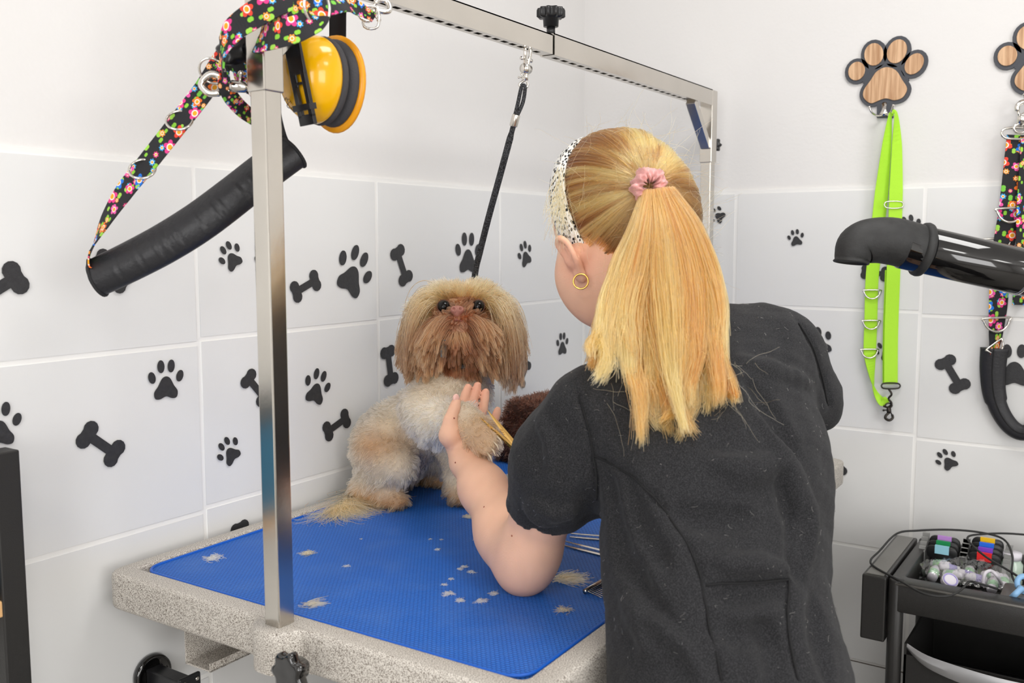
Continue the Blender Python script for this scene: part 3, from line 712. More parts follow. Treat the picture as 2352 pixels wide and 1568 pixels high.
head_hair(1600, lambda x, y, z: 1.0*((y > 0.7) & (z > -0.7) & (z < 0.05) & (np.abs(x+0.09) < 0.34)),
          lambda R, n, x, y, z: n*0.3+np.sign(x+0.09)[:, None]*hR*0.7-hU*0.6, lambda x, y, z: 0.010+0*x,
          lambda R, x, y, z, k: ramp(len(R), k, lin((150, 100, 74)), lin((176, 124, 94)), 1, 0.2, 0.1), 0.3, 5, name='muzzle_fur', marg=0.0012)
# eyes, nose, mouth
mat('eye_black', (12, 7, 6), 0.06, spec=0.35); mat('eye_rim', (84, 44, 36), 0.5); mat('nose_leather', (168, 112, 98), 0.42, bump=(900, 0.5)); mat('nostril', (58, 28, 24), 0.6)
mat('eye_white', (222, 212, 200), 0.2); mat('lip', (140, 84, 72), 0.4); mat('claw', (214, 196, 172), 0.4)
for i, e in enumerate(EYES):
    ey = MB().ell(e+hF*0.0012, (0.0112,)*3, (hR, hF, hU), 24, 16).build('eye', MATS['eye_black'], dg)
    MB().tube(torus_pts(e+hF*0.0048, hR, hU, 0.0104, 28), 0.0010, 8, closed=True).build('eyelid', MATS['eye_rim'], ey)
    if i == 1: MB().ell(e-hR*0.0056+hF*0.0036, (0.0052, 0.0066, 0.0062), (hR, hF, hU), 16, 10).build('eye_white', MATS['eye_white'], ey)
NS = MZ+hF*0.0225+hU*0.006
nf = Field(NS-0.022, NS+0.022, 0.001)
nf.ell(NS, (0.0105, 0.0065, 0.0078), (hR, hF, hU), k=0.003); nf.ell(NS-hU*0.006-hF*0.002, (0.006, 0.006, 0.006), (hR, hF, hU), k=0.005)
for s in (-1, 1): nf.ell(NS+hR*s*0.0055+hF*0.0035, (0.0058, 0.005, 0.0056), (hR, hF, hU), k=0.003)
for s in (-1, 1): nf.ell(NS+hR*s*0.0052+hF*0.0082+hU*0.0005, (0.0021, 0.0035, 0.0028), (hR, hF, hU), k=0.0012, op='sub')
nf.cone(NS+hF*0.0088-hU*0.001, NS+hF*0.0065-hU*0.011, 0.0006, 0.0006, 0.001, 'sub')
V_, F_ = nf.mesh(1); quick_mesh('nose', V_, F_, MATS['nose_leather'], dg)
MB().tube(crom([NS+hR*a*0.001+hU*b*0.001+hF*c*0.001 for a, b, c in ((-17, -25, -12), (-9, -19, -1.5), (0, -16.5, 2.2), (9, -19, -1.5), (17, -25, -12))], 6), 0.0022, 8).build('lip', MATS['lip'], dg)
# tail: long wispy hair on the mat
tp = crom([pelv+[-0.02, 0.045, -0.055], (1.19, 1.125, 0.892), (1.165, 1.12, 0.889), (1.135, 1.115, 0.886)], 5)
MB().tube(tp, np.linspace(0.011, 0.004, len(tp)), 10).build('tail', MATS['dog_skin'], dg)
ti = rng.integers(0, len(tp), 900); R = tp[ti]+rng.normal(size=(900, 3))*0.004; R[:, 2] = np.maximum(R[:, 2], 0.884)
dd = np.array([-0.72, -0.40, 0.1])+rng.normal(size=(900, 3))*0.20; dd[:, 2] = np.abs(dd[:, 2])*0.5
sw = rng.random(900) < 0.40; dd[sw] = np.array([0.25, -0.95, 0.1])+rng.normal(size=(sw.sum(), 3))*0.16
k = 14; P = np.empty((900, k, 3)); P[:, 0] = R; d = dd/np.linalg.norm(dd, axis=1, keepdims=True); st = (0.05+0.05*rng.random(900))[:, None]/(k-1); turn = rng.normal(size=900)*0.10+np.where(sw, 0.10, 0.02)
for i in range(1, k):
    c, s = np.cos(turn), np.sin(turn); d = np.stack([d[:, 0]*c-d[:, 1]*s, d[:, 0]*s+d[:, 1]*c, d[:, 2]*0.8-0.06], 1); d /= np.linalg.norm(d, axis=1, keepdims=True)
    P[:, i] = P[:, i-1]+d*st; P[:, i, 2] = np.maximum(P[:, i, 2], TZM+0.0012+0.002*rng.random(900)); P[:, i, 1] = np.minimum(P[:, i, 1], YA-0.012)
strands('tail_hair', P, 0.00042, 0.0002, np.clip(lin((226, 182, 138))*jitter(900, 0.15), 0, 0.95), MATS['dog_fur'], dg)
for b, dirv in ((rp+pd*0.042-np.cross(ps, pd)*0.004, pd),):
    for s in (-1, -0.33, 0.33, 1): MB().tube([b+ps*0.014*s-pd*0.004, b+ps*0.0145*s+pd*0.006+[0, 0, -0.002], b+ps*0.0147*s+pd*0.011+[0, 0, -0.007]], [0.0016, 0.0013, 0.0004], 8).build('claw', MATS['claw'], dg)
# ------------------------------------------------------------------ person
pr = thing('person', 'person with long blonde ponytail in a black tunic leaning over the table', 'person', (0.94, 0.33, 0))
lsh, rsh = at(1322, 952, 1.118), at(1800, 818, 1.262)
sR = unit((rsh-lsh)*[1, 1, 0]); sF = np.array([-sR[1], sR[0], 0.0])         # her right, her forward
elb = on_z(1204, 1296, 0.916)
wri = at(1076, 1058, 1.43)
PH = at(1420, 497, 1.32)                                                  # skull centre
pF = unit([0.08, 0.70, -0.62]); pR = unit(np.cross(pF, [0, 0, 1.0])); pU = np.cross(pR, pF)
neck0 = at(1530, 800, 1.20); hip = np.array([0.945, 0.325, 0.80])
# --- skin: head, neck, arms and hands in one surface
BF = Field((0.84, 0.26, 0.74), (1.36, 0.96, 1.53), 0.003)
BF.ell(PH, (0.076, 0.098, 0.106), (pR, pF, pU), k=0.02)                      # cranium
BF.ell(PH+pF*0.045-pU*0.055, (0.058, 0.045, 0.06), (pR, pF, pU), k=0.03)     # face
BF.ell(PH+pF*0.055-pU*0.098, (0.034, 0.03, 0.025), (pR, pF, pU), k=0.035)    # chin
for s in (-1, 1): BF.ell(PH+pF*0.032-pU*0.07+pR*s*0.034, (0.026, 0.036, 0.032), (pR, pF, pU), k=0.03)   # jaw and cheek
BF.cone(PH+pF*0.085-pU*0.035, PH+pF*0.105-pU*0.062, 0.006, 0.011, 0.012)     # nose
for s in (-1, 1): BF.ell(PH+pF*0.098-pU*0.028+pR*s*0.03, (0.016, 0.012, 0.011), (pR, pF, pU), k=0.012, op='sub')
for s in (-1, 1): BF.ell(PH+pF*0.082-pU*0.028+pR*s*0.03, (0.0125, 0.0125, 0.0125), (pR, pF, pU), k=0.003)   # eyeballs under the lids
BF.ell(PH+pF*0.096-pU*0.082, (0.02, 0.008, 0.005), (pR, pF, pU), k=0.006); BF.ell(PH+pF*0.093-pU*0.091, (0.017, 0.008, 0.005), (pR, pF, pU), k=0.006)
BF.ell(at(1357, 632, 1.312), (0.05, 0.05, 0.052), k=0.03); BF.ell(at(1385, 690, 1.315), (0.037, 0.037, 0.037), k=0.035)
BF.cone(PH-pF*0.025-pU*0.05, neck0+[0, 0, -0.02], 0.05, 0.056, 0.03)
mid = (lsh+rsh)/2
BF.cone(lsh+sR*0.05-[0, 0, 0.01], rsh-sR*0.05-[0, 0, 0.01], 0.036, 0.04, 0.03); BF.cone(neck0+[0, 0, -0.03], mid-[0.03, 0.03, 0.14], 0.06, 0.085, 0.04); BF.cone(mid-[0.03, 0.03, 0.14], hip+[0.01, 0.01, 0.06], 0.075, 0.07, 0.04)
BF.chain([lsh, lsh+(elb-lsh)*0.55, elb], [0.034, 0.040, 0.034], 0.02)
fo = elb+(wri-elb)*0.3
BF.chain([elb, fo+np.array([0, 0, -0.001]), elb+(wri-elb)*0.7, wri], [0.031, 0.037, 0.0305, 0.025], 0.03)
BF.cone(elb+(lsh-elb)*0.12, elb+(wri-elb)*0.2, 0.034, 0.033, 0.03)
BF.ell(on_z(1199, 1322, 0.8975), (0.02, 0.02, 0.0165), k=0.02)
# left hand, palm up under the dog's paw
def finger(pts, rs, k=0.0022): BF.chain(pts, rs, k)
pc = at(1073, 1003, 1.460)                                                 # palm
wd = unit(pc-wri)
BF.chain([wri, pc-wd*0.008], [0.0255, 0.024], 0.02)
pn = unit(np.cross(RT, wd)); 
mcp = {'i': at(1054, 962, 1.474), 'm': at(1078, 960, 1.478), 'r': at(1102, 966, 1.476), 'p': at(1126, 980, 1.466)}
for q in mcp.values(): BF.cone(pc-wd*0.012, q, 0.0165, 0.0098, 0.008)
finger([mcp['i'], at(1062, 930, 1.495), at(1069, 906, 1.503), at(1075, 889, 1.505)], [0.0086, 0.0078, 0.0074, 0.0064])
finger([mcp['m'], at(1085, 928, 1.503), at(1092, 902, 1.512), at(1097, 884, 1.514)], [0.0086, 0.0078, 0.0074, 0.0064])
finger([mcp['r'], at(1110, 938, 1.503), at(1114, 914, 1.512), at(1116, 899, 1.513)], [0.0084, 0.0076, 0.0071, 0.0062])
finger([mcp['p'], at(1136, 962, 1.478), at(1141, 950, 1.484), at(1143, 941, 1.485)], [0.0080, 0.0072, 0.0067, 0.0058])
BF.chain([pc-wd*0.02-RT*0.012, at(1033, 1000, 1.425), at(1034, 965, 1.425)], [0.020, 0.0150, 0.0108], 0.010)
finger([at(1034, 965, 1.425), at(1044, 937, 1.437), at(1049, 920, 1.444)], [0.0104, 0.0088, 0.0072])
# right arm reaches forward to the scissors
relb = at(1700, 1085, 1.42); rwr = at(1368, 1104, 1.335); rpc = at(1306, 1090, 1.34)
BF.chain([rsh, rsh+(relb-rsh)*0.5, relb], [0.036, 0.038, 0.034], 0.02); BF.chain([relb, relb+(rwr-relb)*0.35, rwr], [0.034, 0.037, 0.0245], 0.02)
BF.chain([rwr, rpc], [0.024, 0.023], 0.02)
rd = unit(rpc-rwr); rl = unit(np.cross(rd, [0, 0, 1])); ru = np.cross(rl, rd)
GRIP = rpc+rd*0.026-ru*0.02
for j, (o_, L_) in enumerate(((-0.024, 0.9), (-0.008, 1.05), (0.009, 1.0), (0.025, 0.85))):
    b = rpc+rd*0.018+rl*o_; BF.cone(rpc, b, 0.018, 0.0115, 0.012)
    finger([b, b+rd*0.032*L_-ru*0.006, b+rd*0.034*L_-ru*0.026, b+rd*0.014*L_-ru*0.034], [0.0105, 0.0095, 0.0088, 0.0074])
finger([rpc-rd*0.01-rl*0.018, rpc+rd*0.012-rl*0.034-ru*0.012, rpc+rd*0.034-rl*0.026-ru*0.020], [0.014, 0.0115, 0.0085])
# ears
def ear(c, out, fwd, upv):
    c = np.asarray(c)
    pts = crom([c+fwd*0.006+upv*0.012, c+fwd*0.006+upv*0.028, c-fwd*0.006+upv*0.034+out*0.004, c-fwd*0.017+upv*0.022+out*0.009, c-fwd*0.016+upv*0.002+out*0.010, c-fwd*0.008-upv*0.014+out*0.006, c-fwd*0.001-upv*0.024+out*0.003, c+fwd*0.006-upv*0.018], 4)
    BF.chain(pts, np.full(len(pts), 0.0036), 0.003)
    BF.ell(c-fwd*0.004+upv*0.004+out*0.001, (0.012, 0.0024, 0.028), (fwd, out, upv), k=0.004)
    BF.chain([c-fwd*0.008+upv*0.02+out*0.005, c-fwd*0.009+upv*0.004+out*0.006, c-fwd*0.001-upv*0.008+out*0.004], [0.003, 0.0032, 0.003], 0.003)
    BF.ell(c-upv*0.024+out*0.003, (0.008, 0.0045, 0.009), (fwd, out, upv), k=0.006)
EARL = at(1318, 596, 1.262); eup = unit(UP*0.84-RT*0.54); eo = unit(-RT*0.62-FW*0.72-UP*0.42); eo = unit(eo-eup*(eo@eup)); efw = np.cross(eup, eo); efw = efw if efw@FW > 0 else -efw
BF.cone(EARL, EARL-eo*0.02, 0.013, 0.02, 0.01)
ear(EARL+eo*0.004, eo, efw, eup)
EARR = PH+(PH-EARL)@pR*pR*1.0+((EARL-PH)-((EARL-PH)@pR)*pR); ro = unit(pR-pF*0.75); rfw = unit(pF-ro*(pF@ro)); BF.cone(EARR, EARR-ro*0.02, 0.013, 0.02, 0.01); ear(EARR+ro*0.004, ro, rfw, eup)
BV, BFc = BF.mesh(2)
skin = lin((232, 184, 156)); rosy = lin((226, 150, 128))
cl = skin*(1+0.05*vnoise(BV, 40, 9)[:, None])
for c_, r_ in ((mcp['i'], 0.03), (EARL, 0.03), (mcp['p'], 0.03), (at(1096, 882, 1.514), 0.03), (elb-[0, 0, 0.02], 0.03), (PH+pF*0.08-pU*0.05, 0.04)):
    w = np.exp(-(np.linalg.norm(BV-c_, axis=1)/r_)**2)[:, None]*0.5; cl = cl+(rosy-cl)*w
quick_mesh('body', BV, BFc, MATS['human_skin'], pr, cl)
mat('mole', (150, 84, 66), 0.6); mat('nail', (236, 186, 172), 0.25, coat=0.3); mat('gold', (232, 182, 96), 0.16, metal=1.0)
def on_skin(px, py, d0=1.0):
    """first point of the skin under this line of sight"""
    r = ray(px, py); d = np.arange(d0, 1.7, 0.001); q = EYE+r*d[:, None]; s = BF.sample(q); i = np.argmax(s < 0); return q[i]
for x, y in ((1112, 1164), (1214, 1206), (1176, 1230), (1043, 960), (1046, 1062)):
    q = on_skin(x, y); MB().ell(q, (0.0013, 0.0013, 0.0013), None, 8, 6).build('mole', MATS['mole'], pr)
q = at(1047.5, 913.5, 1.4385); MB().ell(q, (0.0052, 0.0018, 0.0062), (unit(RT+FW*0.2), FW, UP), 12, 8).build('thumb_nail', MATS['nail'], pr)
# --- hoop earring
hc_ = at(1334, 646, 1.246); MB().tube(torus_pts(hc_, unit(RT*0.97-FW*0.2), UP, 0.0098, 40), 0.00125, 8, closed=True).build('hoop_earring', MATS['gold'], pr)

# --- tunic
TF = Field((0.74, 0.12, 0.66), (1.42, 0.80, 1.33), 0.0035)
hw_ = (hip, np.array([0.945, 0.345, 0.84]))
def tring(c, a, b, h, k=0.05): TF.ell(c, (a, b, h), (sR, unit(sF+np.array([0, 0, -0.35])), np.cross(sR, unit(sF+np.array([0, 0, -0.35])))), k=k)
tring(at(1688, 1660, 1.02), 0.137, 0.112, 0.13); tring(at(1665, 1500, 1.045), 0.126, 0.106, 0.12)
tring(at(1640, 1330, 1.085), 0.127, 0.100, 0.11); tring(at(1654, 1180, 1.125), 0.149, 0.100, 0.12); tring(at(1646, 1030, 1.15), 0.156, 0.094, 0.11)
tring(at(1610, 905, 1.175), 0.142, 0.082, 0.08, 0.04)
TF.cone(lsh+sR*0.05+[0, 0, -0.008], rsh-sR*0.03, 0.052, 0.062, 0.05)
TF.cone(lsh+sR*0.09+[0, 0, -0.002], neck0+[0, 0, -0.004], 0.042, 0.052, 0.05); TF.cone(rsh-sR*0.06+[0, 0, 0.012], neck0+[0, 0, 0.002], 0.05, 0.056, 0.05)
# left sleeve
ua = elb-lsh; ul = np.linalg.norm(ua); ua = ua/ul; s_end = lsh+ua*0.142+sR*0.006
TF.chain([lsh+sR*0.012, lsh+ua*0.07+sR*0.006, s_end], [0.050, 0.058, 0.053], 0.035)
TF.cone(lsh+ua*0.155, s_end+ua*0.12, 0.058, 0.065, 0.004, 'sub') if False else None
TF.half(s_end+ua*0.012, unit(ua+np.array([0.10, -0.15, -0.05])), s_end-0.1, s_end+0.1, 0.012)
# right sleeve
ub = unit(at(1858, 960, 1.285)-rsh); r_end = rsh+ub*0.098
TF.chain([rsh, rsh+ub*0.07, r_end], [0.054, 0.046, 0.036], 0.03); TF.half(r_end+ub*0.01, ub, r_end-0.09, r_end+0.09, 0.008)
TF.cone(r_end-ub*0.02, r_end+ub*0.1, 0.029, 0.034, 0.004, 'sub')
TF.cone(s_end-ua*0.022, s_end+ua*0.1, 0.045, 0.05, 0.004, 'sub')
TF.cone(neck0-unit(neck0-PH)*0.01, PH-pF*0.03-pU*0.06, 0.054, 0.056, 0.012, 'sub')          # neck opening
TF.half((0.94, 0.33, 0.70), (0, 0, -1), (0.7, 0.1, 0.6), (1.4, 0.7, 0.74), 0.004)
def on_cloth(px, py):
    r = ray(px, py); d = np.arange(0.75, 1.5, 0.001); q = EYE+r*d[:, None]; s = TF.sample(q); i = np.argmax(s < 0); return q[i]
SEAMS = {'princess_seam': [(1362, 1048), (1430, 1082), (1500, 1140), (1560, 1215), (1602, 1300), (1622, 1380), (1640, 1470), (1658, 1560)],
         'side_seam': [(1815, 1330), (1812, 1400), (1818, 1470), (1836, 1560)],
         'waist_seam': [(1622, 1342), (1700, 1342), (1770, 1338), (1818, 1332)],
         'armhole_seam': [(1328, 905), (1345, 960), (1358, 1020), (1366, 1090), (1366, 1150)],
         'armhole_seam2': [(1838, 740), (1872, 800), (1893, 870), (1905, 930)]}
SP = {n: np.array([on_cloth(*p) for p in crom(np.array(v, float), 6)]) for n, v in SEAMS.items()}
FOLDS = [([(1440, 1110), (1470, 1210), (1530, 1300)], 0.012, -1), ([(1400, 1100), (1420, 1250), (1470, 1360), (1540, 1450)], 0.016, -1), ([(1440, 1330), (1480, 1420), (1560, 1510), (1600, 1568)], 0.016, 1),
         ([(1470, 1440), (1540, 1520), (1590, 1568)], 0.012, -1), ([(1790, 1060), (1810, 1140), (1825, 1230), (1822, 1310)], 0.011, -1), ([(1750, 960), (1800, 1060), (1850, 1160), (1852, 1240), (1835, 1300)], 0.014, 1),
         ([(1860, 1190), (1850, 1260), (1830, 1330)], 0.008, -1), ([(1640, 1285), (1720, 1300), (1800, 1305)], 0.012, 1), ([(1630, 1370), (1710, 1362), (1800, 1350)], 0.012, -1), ([(1560, 1180), (1640, 1200), (1720, 1185)], 0.014, -1),
         ([(1640, 1420), (1700, 1460), (1790, 1440)], 0.012, -1), ([(1720, 880), (1780, 960), (1830, 1040)], 0.012, -1), ([(1640, 1060), (1720, 1080), (1790, 1060)], 0.014, 1),
         ([(1225, 1150), (1275, 1178), (1335, 1165)], 0.009, 1), ([(1240, 960), (1270, 1040), (1260, 1120)], 0.006, 1), ([(1345, 1130), (1352, 1180), (1356, 1220)], 0.010, -1), ([(1215, 1165), (1235, 1185), (1262, 1200)], 0.007, 1),
         ([(1260, 885), (1240, 900), (1236, 930)], 0.010, 1), ([(1870, 1380), (1880, 1460), (1900, 1560)], 0.012, -1), ([(1740, 1440), (1780, 1500), (1770, 1568)], 0.012, -1), ([(1700, 830), (1780, 850), (1860, 880)], 0.010, 1)]
for pts, r_, sg in FOLDS:
    q = np.array([on_cloth(*p) for p in crom(np.array(pts, float), 4)])
    q = q[np.linalg.norm(q-EYE, axis=1) > 0.5]
    if len(q) < 2: continue
    rr = r_*np.clip(np.sin(np.linspace(0.25, PI-0.25, len(q)))*1.0, 0.3, 1); nn = TF.grad(q)
    if sg > 0: TF.chain(q-nn*(rr*0.40)[:, None], rr, 0.012)
    else: TF.chain(q+nn*(rr*0.42)[:, None], rr, 0.012, 'sub')
for n_, q in SP.items(): TF.chain(q+TF.grad(q)*0.0006, np.full(len(q), 0.0034), 0.004, 'sub')
# soft crumple of the cloth
g_ = [TF.lo[i]+TF.h*np.arange(TF.n[i]) for i in range(3)]
band = np.abs(TF.f) < 0.03; ii = np.argwhere(band); TF.f[band] += (0.0014*vnoise(TF.lo+TF.h*ii, 38, 61)+0.0009*vnoise(TF.lo+TF.h*ii, 85, 62)).astype(np.float32)
TV, TFc = TF.mesh(1)
def cloth():
    m = mat('black_cloth', (38, 38, 40), 0.85, spec=0.2, sheen=0.06, bump=(1400, 0.35, 2)); n, l, b = N(m)
    tc = n.new('ShaderNodeTexCoord'); t = n.new('ShaderNodeTexNoise'); t.inputs['Scale'].default_value = 800; t.inputs['Detail'].default_value = 5; l.new(tc.outputs['Object'], t.inputs['Vector'])
    r = n.new('ShaderNodeValToRGB'); e = r.color_ramp.elements; e[0].position = 0.42; e[0].color = (*srgb((30, 30, 32)), 1); e[1].position = 0.75; e[1].color = (*srgb((60, 60, 62)), 1)
    l.new(t.outputs[0], r.inputs[0]); l.new(r.outputs[0], b.inputs['Base Color'])
cloth()
tn_ = quick_mesh('tunic', TV, TFc, MATS['black_cloth'], pr)
mat('seam_thread', (20, 20, 22), 0.9)
for n_, q in SP.items(): MB().tube(q-TF.grad(q)*0.0022, 0.0012, 6).build('seam', MATS['seam_thread'], tn_)
q = np.array([s_end+ua*0.010+0*ua for _ in range(1)])
# lint and clipped dog hair stuck to the cloth
nl = 900; R = surf_points(TV, TFc, nl); nn = TF.grad(R); d = rng.normal(size=(nl, 3)); d -= nn*(d*nn).sum(1, keepdims=True)
k = 5; P = np.empty((nl, k, 3)); P[:, 0] = R+nn*0.0006; d /= np.linalg.norm(d, axis=1, keepdims=True); L = (0.002+0.006*rng.random(nl)**2)[:, None]/(k-1)
for i in range(1, k):
    d = d+rng.normal(size=(nl, 3))*0.35; d /= np.linalg.norm(d, axis=1, keepdims=True); q = P[:, i-1]+d*L; s = TF.sample(q); q += TF.grad(q)*(0.0007-s)[:, None]; P[:, i] = q
strands('lint', P, 0.00014, 0.0001, np.clip(lin((170, 165, 158))*jitter(nl, 0.3), 0, 0.9), MATS['dog_fur'], tn_, 'stuff')
# --- trousers and shoes (below the picture)
mat('black_trousers', (34, 34, 37), 0.9, bump=(900, 0.3)); mat('shoe', (52, 52, 56), 0.6)
LF = Field((0.66, 0.06, -0.003), (1.24, 0.62, 0.80), 0.007)
for s in (-1, 1):
    h_ = hip+sR*s*0.085; LF.chain([h_-[0, 0, 0.06], hip+sR*s*0.10+sF*0.015-[0, 0, 0.36], hip+sR*s*0.10-sF*0.01-[0, 0, 0.735]], [0.098, 0.066, 0.056], 0.04)
LF.ell(hip-[0, 0, 0.07], (0.145, 0.105, 0.075), (sR, sF, (0, 0, 1)), k=0.04)
LV, LFc = LF.mesh(1); quick_mesh('trousers', LV, LFc, MATS['black_trousers'], pr)
for s in (-1, 1):
    c = hip+sR*s*0.10-sF*0.01; f_ = Field([c[0]-0.2, c[1]-0.2, -0.003], [c[0]+0.2, c[1]+0.24, 0.12], 0.006)
    f_.chain([[c[0], c[1], 0.045], [*(c+sF*0.09)[:2], 0.036], [*(c+sF*0.155)[:2], 0.028]], [0.043, 0.04, 0.03], 0.02); f_.half((0, 0, 0.003), (0, 0, -1), (c[0]-0.3, c[1]-0.3, -0.01), (c[0]+0.3, c[1]+0.3, 0.05), 0.002)
    v_, q_ = f_.mesh(1); quick_mesh('shoe', v_, q_, MATS['shoe'], pr)

# --- hair
def toh(P): q = P-PH; return q@pR/0.085, q@pF/0.110, q@pU/0.120
def frh(x, y, z, s=1.0): return PH+(x*0.085*s)[..., None]*pR+(y*0.110*s)[..., None]*pF+(z*0.120*s)[..., None]*pU
SC = at(1487, 428, 1.222)
us = np.array(toh(SC)); us = us/np.linalg.norm(us)
capc = (lambda m: m)(mat('scalp', (120, 84, 50), 0.8))
# scalp under the hair
th = []
nn_ = 60; V_ = []; 
u_ = rng.normal(size=(60000, 3)); u_ /= np.linalg.norm(u_, axis=1, keepdims=True)
BNP = at(1343, 560, 1.262); BNN = unit(RT*0.40-UP*0.30+FW*0.80-RT*0.75)     # plane of the headband
def hairy(u): return (((frh(u[:, 0], u[:, 1], u[:, 2])-BNP)@BNN) < 0.004) & (u[:, 2] > -0.95+0.30*np.clip(u[:, 1], -1, 1)) & ~((np.abs(u[:, 0]) > 0.5) & (u[:, 1] > 0.12) & (u[:, 2] < -0.30))
u_ = u_[hairy(u_)][:15000]
n_ = len(u_); k = 14; t = np.linspace(0, 1, k)
om = np.arccos(np.clip(u_@us, -1, 1)); om = np.maximum(om, 0.05)
P = np.empty((n_, k, 3)); lift = 0.01+0.05*rng.random(n_)**1.5
for i in range(k):
    w = (np.sin((1-t[i])*om)/np.sin(om))[:, None]*u_+(np.sin(t[i]*om)/np.sin(om))[:, None]*us
    bump = 1.0+0.035*np.sin(PI*min(1, t[i]*1.15))+lift*np.sin(PI*t[i])*0.6+0.012*vnoise(u_*3.0+i*0.02, 2.5, 77)*np.sin(PI*t[i])
    if i == 0: bump = bump*0+0.985
    P[:, i] = frh(w[:, 0]*bump, w[:, 1]*bump, w[:, 2]*bump)
P[:, -1] += (SC-P[:, -1])*0.5; P += rng.normal(size=(n_, 1, 3))*0.0006
streak = np.clip(0.36+1.25*vnoise(np.cross(u_, us), 8.5, 5)+0.4*vnoise(u_, 18, 6)+0.2*rng.normal(size=n_), 0, 1)[:, None]
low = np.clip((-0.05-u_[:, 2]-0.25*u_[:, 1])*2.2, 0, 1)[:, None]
dark, lite, gold_ = lin((112, 70, 38)), lin((238, 182, 112)), lin((226, 178, 104))
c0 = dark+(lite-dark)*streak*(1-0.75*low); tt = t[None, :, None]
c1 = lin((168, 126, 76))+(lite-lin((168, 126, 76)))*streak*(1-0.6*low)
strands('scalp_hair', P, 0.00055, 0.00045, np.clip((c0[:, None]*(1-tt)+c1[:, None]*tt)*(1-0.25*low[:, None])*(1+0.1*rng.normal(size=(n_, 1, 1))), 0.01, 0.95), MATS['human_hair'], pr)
# the scalp itself closes the gaps between strands
lat = MB().ell(PH, (0.0845, 0.1092, 0.119), (pR, pF, pU), 48, 32); VV = np.vstack(lat.V); uu = np.stack(toh(VV), 1); keep = hairy(uu/np.linalg.norm(uu, axis=1, keepdims=True))
FF = [f for f in lat.F if all(keep[i] for i in f)]; obj('scalp', VV, FF, MATS['scalp'], pr)
# ponytail
DD = np.array([1.212, 1.185, 1.160, 1.128, 1.092, 1.062, 1.045])
GD = {-1.0: [(1476, 440), (1448, 520), (1412, 600), (1382, 680), (1366, 750), (1357, 800), (1348, 845)], -0.5: [(1486, 440), (1474, 520), (1452, 620), (1438, 720), (1445, 820), (1458, 920), (1466, 1030)],
      0.0: [(1500, 440), (1510, 520), (1515, 620), (1522, 720), (1530, 820), (1540, 920), (1548, 1000)], 0.5: [(1522, 435), (1556, 520), (1588, 620), (1606, 720), (1612, 820), (1606, 920), (1596, 1008)],
      1.0: [(1545, 432), (1606, 515), (1645, 610), (1668, 700), (1668, 790), (1688, 880), (1735, 940)]}
G = np.array([[at(x, y, d) for (x, y), d in zip(GD[s], DD)] for s in sorted(GD)])
n_ = 13000; k = 24
NC = 46; cs = np.clip(np.concatenate([rng.normal(size=NC-14)*0.45, rng.uniform(-1, 1, 14)]), -1, 1); cq = rng.uniform(-1, 1, NC)*np.sqrt(1-np.minimum(np.abs(cs), 0.98)**2); clen = np.clip(0.80+0.20*rng.random(NC)-0.10*(cs > 0.65)*rng.random(NC)-0.20*((cs < -0.5) & (cs > -0.86)), 0.62, 1.0); ctone = rng.normal(size=NC)*0.26
cid = rng.integers(0, NC, n_); s_ = np.clip(cs[cid]+rng.normal(size=n_)*0.17, -1, 1); q_ = np.clip(cq[cid]+rng.normal(size=n_)*0.28, -1, 1)*np.sqrt(1-np.clip(np.abs(s_), 0, 0.98)**2)
def gpath(s):
    gi = (s+1)*2; i0 = np.clip(gi.astype(int), 0, 3); w = (gi-i0)[:, None, None]; ctrl = G[i0]*(1-w)+G[i0+1]*w
    return ctrl
prof = np.array([0.010, 0.022, 0.028, 0.027, 0.020, 0.014, 0.010])
ctrl = gpath(s_)-FW*(q_[:, None]*prof[None])[..., None]; cc_ = gpath(cs)-FW*(cq[:, None]*prof[None])[..., None]
cc_ = cc_+rng.normal(size=(NC, 7, 3))*np.array([0, .001, .002, .003, .004, .006, .010])[None, :, None]
cl_t = np.array([0, 0.05, 0.15, 0.35, 0.55, 0.74, 0.88])[None, :, None]
ctrl = ctrl*(1-cl_t)+cc_[cid]*cl_t
ctrl = ctrl+rng.normal(size=(n_, 1, 3))*0.0010+rng.normal(size=(n_, 7, 3))*np.array([0, .0008, .0011, .0014, .0018, .0024, .0036])[None, :, None]
def cr_eval(C, k):
    out = np.empty((len(C), k, 3)); m = C.shape[1]-1
    for j, u in enumerate(np.linspace(0, m, k)):
        i = min(int(u), m-1); t = u-i; a, b, c, d = C[:, max(i-1, 0)], C[:, i], C[:, i+1], C[:, min(i+2, m)]
        out[:, j] = 0.5*((2*b)+(c-a)*t+(2*a-5*b+4*c-d)*t*t+(3*b-a-3*c+d)*t**3)
    return out
P = cr_eval(ctrl, k)
cut = np.clip(clen[cid]-0.20*rng.random(n_)**1.6, 0.5, 1)[:, None, None]                       # uneven ends
full = cr_eval(ctrl, 60); jj = np.linspace(0, 1, k)[None]*cut[:, :, 0]*59; i0 = np.clip(jj.astype(int), 0, 58); w = (jj-i0)[..., None]; ar = np.arange(n_)[:, None]
P = full[ar, i0]*(1-w)+full[ar, i0+1]*w
for fld, mg in ((TF, 0.003), (BF, 0.003)):
    for _ in range(2):
        q = P.reshape(-1, 3); inb = ((q > fld.lo+fld.h) & (q < fld.lo+fld.h*(fld.n-2))).all(1); s = np.where(inb, fld.sample(q), 1.0); m = s < mg
        q[m] += (fld.grad(q[m])*0.6-FW*0.4)*(mg-s[m]+0.001*rng.random(m.sum()))[:, None]; P = q.reshape(P.shape)
streak = np.clip(0.5+ctone[cid]+0.20*rng.normal(size=n_), 0, 1)[:, None, None]
tt = np.linspace(0, 1, k)[None, :, None]
ca, cb, ce = lin((164, 98, 48)), lin((238, 172, 102)), lin((244, 198, 138))
